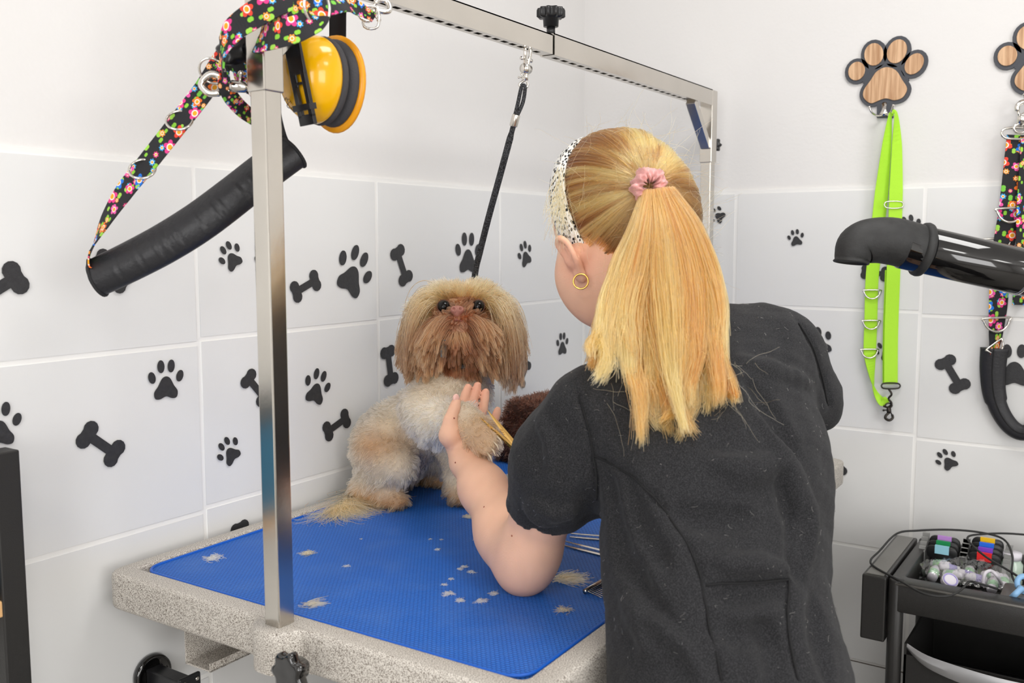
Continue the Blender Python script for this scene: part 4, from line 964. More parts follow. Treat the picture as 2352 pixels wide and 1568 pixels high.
cc = ca+(cb-ca)*streak; cc = cc+(ce-cc)*np.clip((tt-0.6)*1.3, 0, 0.7)*streak
strands('ponytail', P, 0.00055, 0.0003, np.clip(cc*(1+0.08*rng.normal(size=(n_, 1, 1))), 0.01, 0.95), MATS['human_hair'], pr)
# loose fringe in front of the band and fly-away hairs
fr = 75; rt_ = np.array([at(1278+22*a, 380+95*b, 1.283+0.012*c) for a, b, c in rng.random((fr, 3))])
P = np.empty((fr, 12, 3)); tg = np.array([at(1246+95*a*b+15*a, 480+112*b, 1.240+0.015*c) for a, b, c in rng.random((fr, 3))])
for i, t_ in enumerate(np.linspace(0, 1, 12)): P[:, i] = rt_*(1-t_)+tg*t_-RT*0.004*math.sin(PI*t_)*rng.random((fr, 1))-FW*0.014*math.sin(PI*t_)
strands('fringe', P, 0.00032, 0.00018, np.clip((lin((190, 150, 92))+(lin((238, 208, 150))-lin((190, 150, 92)))*rng.random((fr, 1)))*jitter(fr, 0.1), 0, 0.95), MATS['human_hair'], pr)
nf_ = 220; u2 = u_[rng.integers(0, len(u_), nf_)]; R = frh(u2[:, 0], u2[:, 1], u2[:, 2], 1.03); d = (R-PH); d = d/np.linalg.norm(d, axis=1, keepdims=True)*0.5+rng.normal(size=(nf_, 3))*0.5+(SC-R)*6
P = grow(R, d, 0.03+0.05*rng.random(nf_), 9, BF, 0.25, margin=0.012, curl=0.12)
strands('flyaway', P, 0.0002, 0.00012, np.clip(lin((210, 180, 130))*jitter(nf_, 0.15), 0, 0.95), MATS['human_hair'], pr)
nf_ = 60; R = np.array([at(x, y, d) for x, y, d in zip(rng.uniform(1380, 1740, nf_), rng.uniform(820, 930, nf_), np.full(nf_, 1.05))]); d = np.array([-0.3, -0.2, -0.8])+rng.normal(size=(nf_, 3))*0.7
R = np.array([on_cloth(*( (CX+FPX*((p-EYE)@RT)/((p-EYE)@FW)), (CY-FPX*((p-EYE)@UP)/((p-EYE)@FW)) )) for p in R]); P = grow(R+TF.grad(R)*0.004, d, 0.02+0.05*rng.random(nf_), 9, TF, 0.3, margin=0.003, curl=0.14)
strands('flyaway', P, 0.00022, 0.00013, np.clip(lin((215, 185, 135))*jitter(nf_, 0.2), 0, 0.95), MATS['human_hair'], pr)
# --- scrunchie: a crumpled ring of pink cloth
sa = unit(us[0]*pR+us[1]*pF+us[2]*pU); sa = unit(sa*0.75+unit(at(1530, 500, 1.18)-SC)*0.5); e1 = unit(np.cross(sa, [0, 0, 1])); e2 = np.cross(sa, e1); V_, F_ = [], []; na, nb_ = 96, 16
for i in range(na):
    A = 2*PI*i/na; rr = 0.0155+0.0012*math.sin(5*A+1)
    for j in range(nb_):
        B = 2*PI*j/nb_; tr = 0.0092*(1+0.22*math.sin(11*A+2*math.sin(2*B))+0.16*math.sin(17*A+3*B)); o_ = e1*math.cos(A)+e2*math.sin(A)
        V_.append(SC+sa*0.006+o_*(rr+tr*0.9*math.cos(B))+sa*tr*1.15*math.sin(B))
for i in range(na):
    for j in range(nb_): F_.append((i*nb_+j, ((i+1) % na)*nb_+j, ((i+1) % na)*nb_+(j+1) % nb_, i*nb_+(j+1) % nb_))
mat('pink_satin', (222, 158, 154), 0.35, sheen=0.3, bump=(120, 0.4), var=(70, 0.28)); obj('scrunchie', V_, F_, MATS['pink_satin'], pr)
# --- printed headband
def band_mat():
    m = mat('spotted_band', (236, 234, 230), 0.8); n, l, b = N(m); tc = n.new('ShaderNodeTexCoord'); mp = n.new('ShaderNodeMapping'); mp.inputs['Scale'].default_value = (170, 260, 170); l.new(tc.outputs['Object'], mp.inputs[0])
    v = n.new('ShaderNodeTexVoronoi'); v.inputs['Scale'].default_value = 1.0; l.new(mp.outputs[0], v.inputs['Vector']); r = n.new('ShaderNodeValToRGB'); r.color_ramp.interpolation = 'CONSTANT'; e = r.color_ramp.elements
    e[0].color = (*srgb((30, 28, 28)), 1); e[1].position = 0.42; e[1].color = (*srgb((234, 232, 228)), 1); l.new(v.outputs['Distance'], r.inputs[0]); l.new(r.outputs[0], b.inputs['Base Color'])
band_mat()
ring = []
Mx = np.stack([pR/0.085, pF/0.110, pU/0.120]); nq = unit(np.linalg.inv(Mx).T@BNN); kq = np.linalg.norm(np.linalg.inv(Mx).T@BNN); dq = (BNP-PH)@BNN/kq
qa = unit(np.cross(nq, [0.3, 0.9, 0.2])); qb = np.cross(nq, qa)
for sft in (0.0, 0.010/kq, 0.026/kq, 0.036/kq):
    dd0 = dq+sft; r2 = math.sqrt(max(1-dd0*dd0, 0.01)); sc_ = 1.05 if 0 < sft < 0.035/kq else 1.02
    ring.append(np.array([frh(*(np.array([x]) for x in nq*dd0+(qa*math.cos(A)+qb*math.sin(A))*r2), sc_)[0] for A in np.linspace(0, 2*PI, 73)[:-1]]))
F_ = []; n = 72
inner = [PH+(r-PH)*0.975 for r in ring][::-1]
rings = ring+inner; mbb = MB(); mbb.loft(rings, closed=True); bnd = mbb.build('headband', MATS['spotted_band'], pr)
# ------------------------------------------------------------------ straps, hooks, tools, trolley
def floral():
    m = mat('floral_web', (34, 34, 38), 0.75); n, l, b = N(m)
    uv = n.new('ShaderNodeUVMap')
    def flowers(scale, seed, rmax, petals, prev, ramp_cols, thr, rnd=0.75):
        mp = n.new('ShaderNodeMapping'); mp.inputs['Location'].default_value = (seed*1.37, seed*0.61, 0); l.new(uv.outputs[0], mp.inputs[0])
        v = n.new('ShaderNodeTexVoronoi'); v.voronoi_dimensions = '2D'; v.inputs['Scale'].default_value = scale; v.inputs['Randomness'].default_value = rnd; l.new(mp.outputs[0], v.inputs['Vector'])
        sc = n.new('ShaderNodeVectorMath'); sc.operation = 'SUBTRACT'; l.new(mp.outputs[0], sc.inputs[0]); l.new(v.outputs['Position'], sc.inputs[1])
        sp = n.new('ShaderNodeSeparateXYZ'); l.new(sc.outputs[0], sp.inputs[0])
        an = n.new('ShaderNodeMath'); an.operation = 'ARCTAN2'; l.new(sp.outputs[1], an.inputs[0]); l.new(sp.outputs[0], an.inputs[1])
        ln = n.new('ShaderNodeVectorMath'); ln.operation = 'LENGTH'; l.new(sc.outputs[0], ln.inputs[0])
        def mt(op, a, bb=None):
            q = n.new('ShaderNodeMath'); q.operation = op
            for i, w in enumerate((a, bb)):
                if w is None: continue
                if isinstance(w, (int, float)): q.inputs[i].default_value = w
                else: l.new(w, q.inputs[i])
            return q.outputs[0]
        rc = n.new('ShaderNodeSeparateColor'); l.new(v.outputs['Color'], rc.inputs[0])
        size = mt('MULTIPLY', mt('ADD', mt('MULTIPLY', rc.outputs[1], 0.45), 0.62), rmax)
        pr_ = mt('MULTIPLY', mt('ADD', mt('MULTIPLY', mt('ABSOLUTE', mt('COSINE', mt('MULTIPLY', an.outputs[0], petals/2))), 0.45), 0.6), size)
        mask = mt('LESS_THAN', ln.outputs['Value'], pr_); mask = mt('MULTIPLY', mask, mt('GREATER_THAN', rc.outputs[2], thr))
        core = mt('LESS_THAN', ln.outputs['Value'], mt('MULTIPLY', size, 0.36)); core2 = mt('LESS_THAN', ln.outputs['Value'], mt('MULTIPLY', size, 0.52))
        cr_ = n.new('ShaderNodeValToRGB'); cr_.color_ramp.interpolation = 'CONSTANT'; e = cr_.color_ramp.elements
        while len(e) < len(ramp_cols): e.new(0.5)
        for i, c in enumerate(ramp_cols): e[i].position = i/len(ramp_cols); e[i].color = (*srgb(c), 1)
        l.new(rc.outputs[0], cr_.inputs[0])
        def mix(f, a, bcol):
            q = n.new('ShaderNodeMix'); q.data_type = 'RGBA'; l.new(f, q.inputs[0])
            if isinstance(a, tuple): q.inputs[6].default_value = a
            else: l.new(a, q.inputs[6])
            if isinstance(bcol, tuple): q.inputs[7].default_value = bcol
            else: l.new(bcol, q.inputs[7])
            return q.outputs[2]
        c = cr_.outputs[0]
        if petals > 3: c = mix(core2, c, (*srgb((250, 240, 235)), 1)); c = mix(core, c, (*srgb((250, 170, 30)), 1))
        return mix(mask, prev, c)
    base = (*srgb((34, 34, 38)), 1)
    c = flowers(2.1, 9, 0.15, 2, base, [(140, 205, 60), (120, 200, 70), (160, 215, 80)], 0.35)
    c = flowers(1.9, 2, 0.155, 7, c, [(60, 170, 230), (250, 140, 30), (230, 60, 130), (60, 170, 230), (250, 160, 60)], 0.3)
    c = flowers(1.12, 5, 0.33, 5, c, [(236, 60, 140), (110, 140, 230), (240, 70, 50), (30, 120, 225), (240, 90, 170), (250, 120, 40)], 0.1, 0.6)
    l.new(c, b.inputs['Base Color'])
    w = n.new('ShaderNodeTexWave'); w.inputs['Scale'].default_value = 28; l.new(uv.outputs[0], w.inputs['Vector']); bp = n.new('ShaderNodeBump'); bp.inputs['Strength'].default_value = 0.25; bp.inputs['Distance'].default_value = 0.0006
    l.new(w.outputs[1], bp.inputs['Height']); l.new(bp.outputs[0], b.inputs['Normal'])
floral()
mat('green_web', (178, 236, 52), 0.6, bump=(900, 0.3)); mat('green_edge', (150, 214, 30), 0.6)
def ribbon(name, m, pts, width, parent, twist=0.0, th=0.0016, k=8, u0=0.0):
    """webbing strap through 3-D points; twist = degrees by which its face turns away from the viewer"""
    P = crom(pts, k); L = len(P); tw = np.interp(np.linspace(0, 1, L), np.linspace(0, 1, len(np.atleast_1d(twist))), np.radians(np.atleast_1d(twist)))
    wd_ = np.interp(np.linspace(0, 1, L), np.linspace(0, 1, len(np.atleast_1d(width))), np.atleast_1d(width))
    T = np.gradient(P, axis=0); T /= np.linalg.norm(T, axis=1, keepdims=True)
    V, UV = [], []; s = np.concatenate([[0], np.cumsum(np.linalg.norm(np.diff(P, axis=0), axis=1))])
    w0 = np.mean(wd_)
    for i in range(L):
        side = unit(np.cross(T[i], FW)); nr = np.cross(side, T[i]); sd = side*math.cos(tw[i])+nr*math.sin(tw[i]); nn = np.cross(T[i], sd)
        for a, bq in ((-1, -1), (1, -1), (1, 1), (-1, 1)):
            V.append(P[i]+sd*a*wd_[i]/2+nn*bq*th/2); UV.append((u0+s[i]/w0, (a+1)/2))
    F = []
    for i in range(L-1):
        for j in range(4): F.append((i*4+j, i*4+(j+1) % 4, (i+1)*4+(j+1) % 4, (i+1)*4+j))
    F += [(3, 2, 1, 0), tuple((L-1)*4+j for j in range(4))]
    return obj(name, V, F, m, parent, False, UV)
def A3(l): return [at(*p) for p in l]
def d_ring(c, parent, r=0.014, tilt=(1, 0), wire=0.0014, down=(0, 0, -1), face=None):
    u = unit(RT*tilt[0]+UP*tilt[1]); f = -FW if face is None else unit(face); v = unit(np.cross(f, u)); v = v if v@np.asarray(down) > 0 else -v
    c = np.asarray(c); pts = [c-u*r, c+u*r]+[c+r*(math.cos(t)*u+math.sin(t)*v*1.05) for t in np.linspace(0, PI, 18)][1:-1]
    return MB().tube(crom(pts, 3, True), wire, 8, closed=True).build('d_ring', MATS['chrome'], parent)
def snap_hook(a, b, parent, s=1.0, m='chrome'):
    """swivel snap hook from its eye a to its hook end b"""
    a, b = np.asarray(a), np.asarray(b); d = unit(b-a); L = np.linalg.norm(b-a); u = unit(np.cross(d, FW)); mb = MB()
    mb.tube(torus_pts(a+d*L*0.08, u, d*0.7, 0.0065*s, 18), 0.0015*s, 8, closed=True)
    mb.lathe(a+d*L*0.16, d, [(0, 0), (0.0028*s, 0), (0.0028*s, L*0.06), (0.0042*s, L*0.08), (0.0046*s, L*0.30), (0.0036*s, L*0.36), (0, L*0.36)], 14)
    h = a+d*L*0.72; mb.tube(crom([a+d*L*0.48+u*0.001*s, h-u*0.0062*s-d*L*0.05, h-u*0.0075*s+d*L*0.12, h+d*L*0.25, h+u*0.0065*s+d*L*0.12, h+u*0.0058*s-d*L*0.08], 5), [0.0026*s]*25+[0.0018*s], 8)
    mb.tube([a+d*L*0.46+u*0.0025*s, h+u*0.0055*s-d*L*0.06], 0.0013*s, 8); mb.lathe(a+d*L*0.34, -u, [(0, 0.003*s), (0.0012*s, 0.003*s), (0.0012*s, 0.0085*s), (0.0024*s, 0.0095*s), (0.0018*s, 0.012*s), (0, 0.0122*s)], 10)
    return mb.build('snap_hook', MATS[m], parent)

# ---- belly sling of floral webbing with a padded black sleeve, wound round the near knob
sl = thing('belly_sling', 'black floral webbing grooming sling with padded sleeve wound round the gantry knob', 'sling', at(545, 115, 1.10))
FWEB = MATS['floral_web']
ribbon('strap', FWEB, A3([(552, 92, 1.10), (512, 140, 1.090), (470, 205, 1.083), (412, 280, 1.085), (345, 365, 1.095), (285, 440, 1.105), (240, 510, 1.115), (211, 570, 1.125), (203, 610, 1.130), (222, 634, 1.135)]), 0.0262, sl, [10, 0, -8, -10, -12, -18, -40, -70, -60, -30])
ribbon('strap', FWEB, A3([(512, 178, 1.045), (511, 120, 1.03), (532, 72, 1.018), (580, 36, 1.008), (630, 8, 1.003), (690, -14, 1.01)]), 0.028, sl, [76, 55, 12, -8, -4, 0], u0=2.0)
ribbon('strap', FWEB, A3([(572, 72, 1.09), (610, 54, 1.03), (650, 40, 1.010), (700, 22, 1.006), (760, 8, 1.02), (805, 12, 1.06), (846, 32, 1.10), (858, 42, 1.115)]), [0.026, 0.028, 0.028, 0.028, 0.026, 0.02, 0.012, 0.010], sl, [0, 4, 8, 8, 0, -10, -25, -30], u0=5.0)
ribbon('strap', FWEB, A3([(558, 99, 1.095), (598, 90, 1.03), (640, 79, 1.0), (685, 65, 0.995), (725, 50, 1.0), (748, 38, 1.008)]), [0.026, 0.029, 0.029, 0.029, 0.024, 0.012], sl, [0, -6, 0, 4, 10, 40], u0=0.4)
ribbon('strap', FWEB, A3([(516, 165, 1.05), (516, 195, 1.055), (532, 225, 1.07), (560, 255, 1.10), (592, 276, 1.125)]), [0.012, 0.016, 0.018, 0.018, 0.018], sl, [60, 40, 20, 10, 10], u0=1.0)
ribbon('strap', FWEB, A3([(548, 148, 1.07), (556, 180, 1.07), (572, 200, 1.07), (596, 208, 1.07)]), 0.016, sl, [0, 0, 20, 10], u0=7.0)
ribbon('strap', MATS['black_web'], A3([(662, 350, 1.19), (640, 320, 1.17), (622, 240, 1.16), (616, 120, 1.15)]), 0.022, sl, 0)
for x, y, d, t in ((412, 276, 1.078, 0.5), (327, 388, 1.090, 0.5), (488, 163, 1.070, -0.5)):
    MB().tube(torus_pts(at(x, y, d), unit(RT+FW*0.25), unit(UP*0.85+FW*t), 0.0142, 30), 0.0015, 8, closed=True).build('d_ring', MATS['chrome'], sl)
MB().tube(torus_pts(at(728, 16, 1.0), unit(RT*0.55+UP*-0.5+FW*0.6), unit(UP*0.9+RT*0.4), 0.0165, 30), 0.0016, 8, closed=True).build('d_ring', MATS['chrome'], sl)
snap_hook(at(598, 203, 1.062), at(458, 192, 1.062), sl, 1.5); snap_hook(at(832, 40, 1.12), at(892, 5, 1.145), sl, 1.25)
bk = at(852, 40, 1.125); MB().tube(crom([bk+RT*0.008*a+UP*0.011*b for a, b in ((-1, -1), (1, -1), (1, 1), (-1, 1))], 4, True), 0.0016, 8, closed=True).build('buckle', MATS['chrome'], sl)
# coloured lettering woven on the strap
def text(body, o, ax, ay, size, m, parent, name='lettering'):
    cu = bpy.data.curves.new(name, 'FONT'); cu.body = body; cu.size = 1.0; cu.extrude = 0.0; cu.align_x = 'CENTER'; cu.align_y = 'CENTER'
    t = bpy.data.objects.new('tmp_text', cu); COL.objects.link(t); dg_ = bpy.context.evaluated_depsgraph_get(); me = bpy.data.meshes.new_from_object(t.evaluated_get(dg_)); bpy.data.objects.remove(t)
    n = len(me.vertices); co = np.empty(n*3); me.vertices.foreach_get('co', co); co = co.reshape(-1, 3)
    F = [list(p.vertices) for p in me.polygons]; bpy.data.meshes.remove(me)
    return obj(name, np.asarray(o)+size*(co[:, :1]*np.asarray(ax)+co[:, 1:2]*np.asarray(ay)), F, m, parent, False)
LET = {}
for nm, c in (('pink', (236, 60, 140)), ('yellow', (240, 220, 50)), ('lime', (130, 210, 60)), ('violet', (180, 90, 210)), ('red', (235, 50, 45)), ('cyan', (60, 170, 230)), ('ink', (60, 44, 20))): LET[nm] = mat('print_'+nm, c, 0.7)
td = unit(at(540, 100, 1.066)-at(470, 205, 1.066)); tx = unit(RT*0.80+UP*0.60); ty = unit(np.cross(-FW, tx))*1.0
for ch, i, m_ in (('S', 0, 'lime'), ('H', 1, 'yellow'), ('O', 2, 'pink')): text(ch, at(494, 152, 1.058)+tx*0.0052*i, tx, ty, 0.0072, LET[m_], sl)
for ch, i, m_ in (('T', 0, 'red'), ('E', 1, 'violet')): text(ch, at(503, 163, 1.058)+tx*0.0050*i, tx, ty, 0.0072, LET[m_], sl)
# padded sleeve
cp = crom(A3([(224, 640, 1.135), (300, 604, 1.13), (380, 562, 1.128), (460, 512, 1.13), (540, 452, 1.14), (610, 396, 1.155), (674, 350, 1.17)]), 20); L = len(cp); T = np.gradient(cp, axis=0); T /= np.linalg.norm(T, axis=1, keepdims=True)
rings, n = [], 28
for i in range(L):
    sd = unit(np.cross(T[i], FW)); sd = sd if sd@UP > 0 else -sd; nn = unit(np.cross(sd, T[i])); s_ = i/(L-1)
    wv = 1.0; cre = sum(am*math.exp(-((s_-q)/0.006)**2)-am*1.2*math.exp(-((s_-q-0.013)/0.006)**2) for q, am in ((0.12, .03), (0.22, .05), (0.31, .045), (0.35, .04), (0.4, .05), (0.5, .045), (0.57, .05), (0.6, .04), (0.69, .055), (0.75, .03), (0.79, .035), (0.83, .03))); hw2 = 0.0215*(1+0.05*math.sin(s_*3)); row = []
    for k in range(n):
        A = 2*PI*k/n; c_, s2_ = math.cos(A), math.sin(A); wv = 1+1.3*cre*max(0, -s2_)**1.5
        row.append(cp[i]+sd*hw2*c_*wv*(1.0+0.18*max(0, c_)**8)+nn*0.0165*s2_*wv*(1-0.25*max(0, c_)))
    rings.append(np.array(row))
pad = MB().loft(rings, cap=False).build('padded_sleeve', MATS['black_leather'], sl)
inner = MB().loft([r*0.86+cp[i]*0.14 for i, r in enumerate(rings)][::-1], cap=False).build('sleeve_lining', MATS['black_web'], sl)
for e in (0, L-1): MB().tube(np.array([rings[e][k] for k in range(n)]), 0.0022, 8, closed=True).build('edge_binding', MATS['black_web'], pad)
sq = np.array([rings[i][3]*1.0+(rings[i][3]-cp[i])*0.02 for i in range(L)])
for i in range(0, L-1):
    a, b_ = sq[i], sq[i+1]
    for q in (0.1, 0.6): MB_ = None
stm = MB()
for i in range(L-1):
    for q in (0.05, 0.55): stm.tube([sq[i]*(1-q)+sq[i+1]*q, sq[i]*(1-q-0.3)+sq[i+1]*(q+0.3)], 0.0005, 5)
mat('thread', (24, 24, 26), 0.8); st_ = stm.build('stitching', MATS['thread'], pad); st_['kind'] = 'stuff'

# ---- yellow ear defenders
ed = thing('ear_defenders', 'yellow ear defenders with black headband hanging beside the gantry post', 'ear defenders', at(745, 175, 1.13))
ax_ = unit(-RT*0.50-FW*0.85-UP*0.10); cu_ = unit(np.cross(ax_, np.cross(UP, ax_))); cs_ = unit(np.cross(cu_, ax_))       # outwards, up, sideways
cc = at(743, 178, 1.14)
def egg(c, scale, h, n=40, rx=0.041, ry=0.051): return np.array([c+ax_*h+cs_*rx*scale*math.cos(t)+cu_*ry*scale*math.sin(t)*(1-0.10*math.sin(t)) for t in np.arange(n)*2*PI/n])
def cup(c, sg, name):
    prof = [(0.98, 0.0), (1.01, 0.004), (1.0, 0.010), (0.95, 0.019), (0.85, 0.028), (0.68, 0.036), (0.42, 0.041), (0.06, 0.0428)]
    return MB().loft([egg(c, s_, sg*h) for s_, h in prof]).build(name, MATS['yellow_plastic'], ed)
c1 = cup(cc+ax_*0.012, 1, 'ear_cup'); c2 = cup(cc-ax_*0.020, -0.4, 'ear_cup')
for h0, sg in ((0.012, -1), (-0.020, 1)):
    MB().loft([egg(cc, s_, h0+sg*h) for s_, h in ((0.80, 0.0), (0.99, 0.001), (1.03, 0.005), (1.0, 0.010), (0.90, 0.014), (0.70, 0.015))]).build('ear_cushion', MATS['foam'], ed)
MB().loft([egg(cc, s_, h) for s_, h in ((1.0, -0.024), (1.13, -0.0235), (1.15, -0.0205), (1.13, -0.0175), (1.0, -0.017))]).build('cup_flange', MATS['orange_plastic'], ed)
# slider arm on the near cup with its adjusting slot
from mathutils.bvhtree import BVHTree
def caster(o):
    po = origin(o); M = o.data; bt_ = BVHTree.FromPolygons([tuple(np.array(v.co)+po) for v in M.vertices], [tuple(p.vertices) for p in M.polygons])
    def hit(px, py, off=0.0, dflt=1.1):
        r = unit(ray(px, py)); q = bt_.ray_cast(Vector(EYE), Vector(r))
        return at(px, py, dflt) if q[0] is None else np.array(q[0])-r*off
    return hit
dome = caster(c1)
p_hi, p_lo = dome(676, 120, 0.006), dome(704, 258, 0.006)
sa_ = unit(p_lo-p_hi); sw_ = unit(np.cross(sa_, -ax_)); ao = dome(690, 180, 0.005)
ao = ao+ax_*0.002
so = mat('black_satin', (26, 25, 28), 0.22, spec=0.5)
mb = MB(); hl = 0.0465
for s_ in (-1, 1): mb.obox(ao+sw_*s_*0.0082+sa_*0.018, sa_, sw_, np.cross(sa_, sw_), (hl-0.02, 0.0030, 0.0028))
mb.obox(ao-sa_*0.030, sa_, sw_, np.cross(sa_, sw_), (0.026, 0.0115, 0.0022)); mb.obox(ao+sa_*0.047, sa_, sw_, np.cross(sa_, sw_), (0.006, 0.0112, 0.0028)); mb.obox(ao+sa_*0.006, sa_, sw_, np.cross(sa_, sw_), (0.0015, 0.010, 0.0026))
for s_ in (-1, 1): mb.tube([ao-sa_*0.055+sw_*s_*0.004-np.cross(sa_, sw_)*0.0*s_, ao+sa_*0.01+sw_*s_*0.0048], 0.0016, 8)
bevel(mb.build('slider_arm', so, ed, False), 0.0012, 2)
MB().obox(ao+sa_*0.033+ax_*0.001, sa_, sw_, np.cross(sa_, sw_), (0.0035, 0.0128, 0.006)).build('slider_catch', so, ed, False)
hp = crom([ao-sa_*0.045, ao-sa_*0.075+ax_*0.002, at(690, -20, 1.095), at(735, -45, 1.13), at(772, -10, 1.175), at(776, 40, 1.185), at(775, 110, 1.185)], 6)
ribbon('headband', so, hp[::3], 0.021, ed, [0, 0, 0, 0, 0, 0, 0], 0.003)
text('POR', dome(664, 232, 0.0022), unit(RT*0.9-UP*0.42), unit(UP*0.9+RT*0.42), 0.0062, LET['ink'], ed); text('CE', dome(667, 245, 0.0022), unit(RT*0.85-UP*0.5), unit(UP*0.85+RT*0.5), 0.0085, LET['ink'], ed)

# ---- grooming loop from the crossbar to the dog's neck
gl = thing('grooming_loop', 'black braided grooming loop hanging from the crossbar down to the dog', 'lead', at(1205, 120, 1.5))
def braid():
    m = mat('braided_cord', (46, 47, 50), 0.7); n, l, b = N(m); tc = n.new('ShaderNodeTexCoord'); v = n.new('ShaderNodeTexVoronoi'); v.inputs['Scale'].default_value = 420; l.new(tc.outputs['Object'], v.inputs['Vector'])
    r = n.new('ShaderNodeValToRGB'); e = r.color_ramp.elements; e[0].color = (*srgb((86, 88, 92)), 1); e[1].position = 0.7; e[1].color = (*srgb((24, 24, 26)), 1); l.new(v.outputs[0], r.inputs[0]); l.new(r.outputs[0], b.inputs['Base Color'])
    bp = n.new('ShaderNodeBump'); bp.inputs['Strength'].default_value = 0.9; bp.inputs['Distance'].default_value = 0.001; bp.invert = True; l.new(v.outputs[0], bp.inputs['Height']); l.new(bp.outputs[0], b.inputs['Normal'])
braid()
sx = 1.279; top = np.array([sx, PY, ZB])
mb = MB()
for s_ in (-1, 1): mb.tube(crom([top+[s_*0.007, -0.004, 0.006], top+[s_*0.0075, -0.006, -0.008], top+[s_*0.005, -0.004, -0.02], top+[s_*0.0035, -0.002, -0.03]], 4), [0.003]*12+[0.0035], 8)
mb.lathe(top+[-0.016, -0.004, -0.018], (1, 0, 0), [(0, 0), (0.0028, 0.0), (0.0028, 0.004), (0.0016, 0.005), (0.0016, 0.026), (0.003, 0.027), (0.003, 0.030), (0, 0.030)], 12)
mb.lathe(top+[-0.004, -0.003, -0.032], (1, 0, 0), [(0, -0.004), (0.0075, -0.004), (0.0075, 0.011), (0, 0.011)], 18); mb.lathe(top+[0, -0.003, -0.038], (0, 0, -1), [(0, 0), (0.0035, 0), (0.0035, 0.012), (0, 0.012)], 14)
mb.build('clevis', MATS['chrome'], gl)
snap_hook(at(1205.5, 166, 1.508), at(1203, 203, 1.508), gl, 0.9)
lp = crom(A3([(1182, 268, 1.522), (1190, 235, 1.515), (1197, 203, 1.508), (1202, 196, 1.506), (1206, 203, 1.508), (1201, 235, 1.515), (1187, 268, 1.522)]), 6)
MB().tube(lp, 0.0032, 10).build('cord_loop', MATS['braided_cord'], gl)
fa, fb = at(1186, 263, 1.521), at(1179, 290, 1.527); MB().lathe(fa, fb-fa, [(0, 0), (0.0062, 0), (0.0066, 0.001), (0.0066, np.linalg.norm(fb-fa)-0.001), (0.0062, np.linalg.norm(fb-fa)), (0, np.linalg.norm(fb-fa))], 18).build('ferrule', MATS['steel'], gl)
nk = HC-hU*0.065-hF*0.02
cpth = crom([at(1180, 286, 1.526), at(1152, 390, 1.555), at(1122, 500, 1.59), at(1102, 580, 1.625), at(1091, 630, 1.645), HC-hF*0.066+hU*0.02+hR*0.01, HC-hF*0.066-hU*0.03], 8)
MB().tube(cpth, [0.0044]*3+[0.0056]*(len(cpth)-3), 12).build('cord', MATS['braided_cord'], gl)
MB().tube(crom([nk-hF*0.052+hU*0.012, nk-hR*0.056, nk+hF*0.05-hU*0.012, nk+hR*0.056], 8, True), 0.0045, 10, closed=True).build('neck_loop', MATS['braided_cord'], gl)
MB().obox(at(1019, 800, 1.53), UP, RT, FW, (0.014, 0.0045, 0.004)).build('cord_toggle', MATS['black_plastic'], gl, False)

# ---- gold scissors in her right hand
gs = thing('grooming_scissors', 'gold grooming scissors with slightly open blades beside the raised paw', 'scissors', at(1195, 1030, 1.365))
mat('gold_steel', (232, 186, 110), 0.14, metal=1.0)
piv = at(1206, 1052, 1.352)
def blade(tip, w):
    d = unit(tip-piv); L = np.linalg.norm(tip-piv); u = unit(np.cross(d, FW)); nn = np.cross(u, d); rings = []
    for s_, hw in ((0, 1.0), (0.25, 1.0), (0.6, 0.72), (0.88, 0.36), (1.0, 0.06)):
        c = piv+d*L*s_; rings.append(np.array([c-u*w*hw, c+nn*w*0.38*hw, c+u*w*hw, c-nn*w*0.38*hw]))
    return MB().loft(rings).build('blade', MATS['gold_steel'], gs, False)
blade(at(1101, 957, 1.398), 0.0036); blade(at(1119, 941, 1.400), 0.0044)
MB().lathe(piv-FW*0.006, FW, [(0, 0), (0.0045, 0), (0.0045, 0.002), (0.003, 0.003), (0.003, 0.012), (0, 0.012)], 14).build('pivot_screw', MATS['gold_steel'], gs)
for s_ in (-1, 1):
    e = GRIP+rl*0.012*s_; hd = unit(e-piv); MB().tube(crom([piv, piv+(e-piv)*0.5+rl*0.005*s_, e-hd*0.012], 5), 0.0028, 8).build('shank', MATS['gold_steel'], gs)
    MB().tube(torus_pts(e, hd, rl, 0.0125, 24), 0.0024, 8, closed=True).build('finger_ring', MATS['gold_steel'], gs)

# ---- brown towel at the far end of the mat
tw_ = thing('towel', 'dark brown fluffy towel folded on the mat behind the dog', 'towel', (1.68, 1.04, TZM))
QF = Field((1.52, 0.86, 0.872), (1.86, 1.16, 1.03), 0.005)
for z, rx, ry, r_ in ((0.907, 0.075, 0.06, 0.026), (0.95, 0.07, 0.055, 0.022), (0.985, 0.06, 0.048, 0.018)):
    for s_ in np.linspace(-1, 1, 6): QF.cone((1.685-rx+0.004*math.sin(9*z), 1.03+s_*ry, z), (1.685+rx, 1.03+s_*ry, z), r_, r_, 0.014)
mat('brown_pile', (70, 44, 34), 0.95, bump=(260, 1.0), var=(60, 0.4)); qv, qf = QF.mesh(1); qv[:, 2] += 0.003*vnoise(qv, 90, 31); qv[:, 2] = np.maximum(qv[:, 2], TZM+0.0005)
quick_mesh('towel_body', qv, qf, MATS['brown_pile'], tw_)
R = surf_points(qv, qf, 9000); nn = QF.grad(R); P = grow(R, nn+rng.normal(size=(9000, 3))*0.6, 0.008+0.005*rng.random(9000), 4, None, 0.6); P[..., 2] = np.maximum(P[..., 2], TZM+0.001)
strands('pile', P, 0.0007, 0.0003, np.clip(lin((92, 58, 44))*jitter(9000, 0.45), 0.005, 0.5), MATS['dog_fur'], tw_, 'stuff')

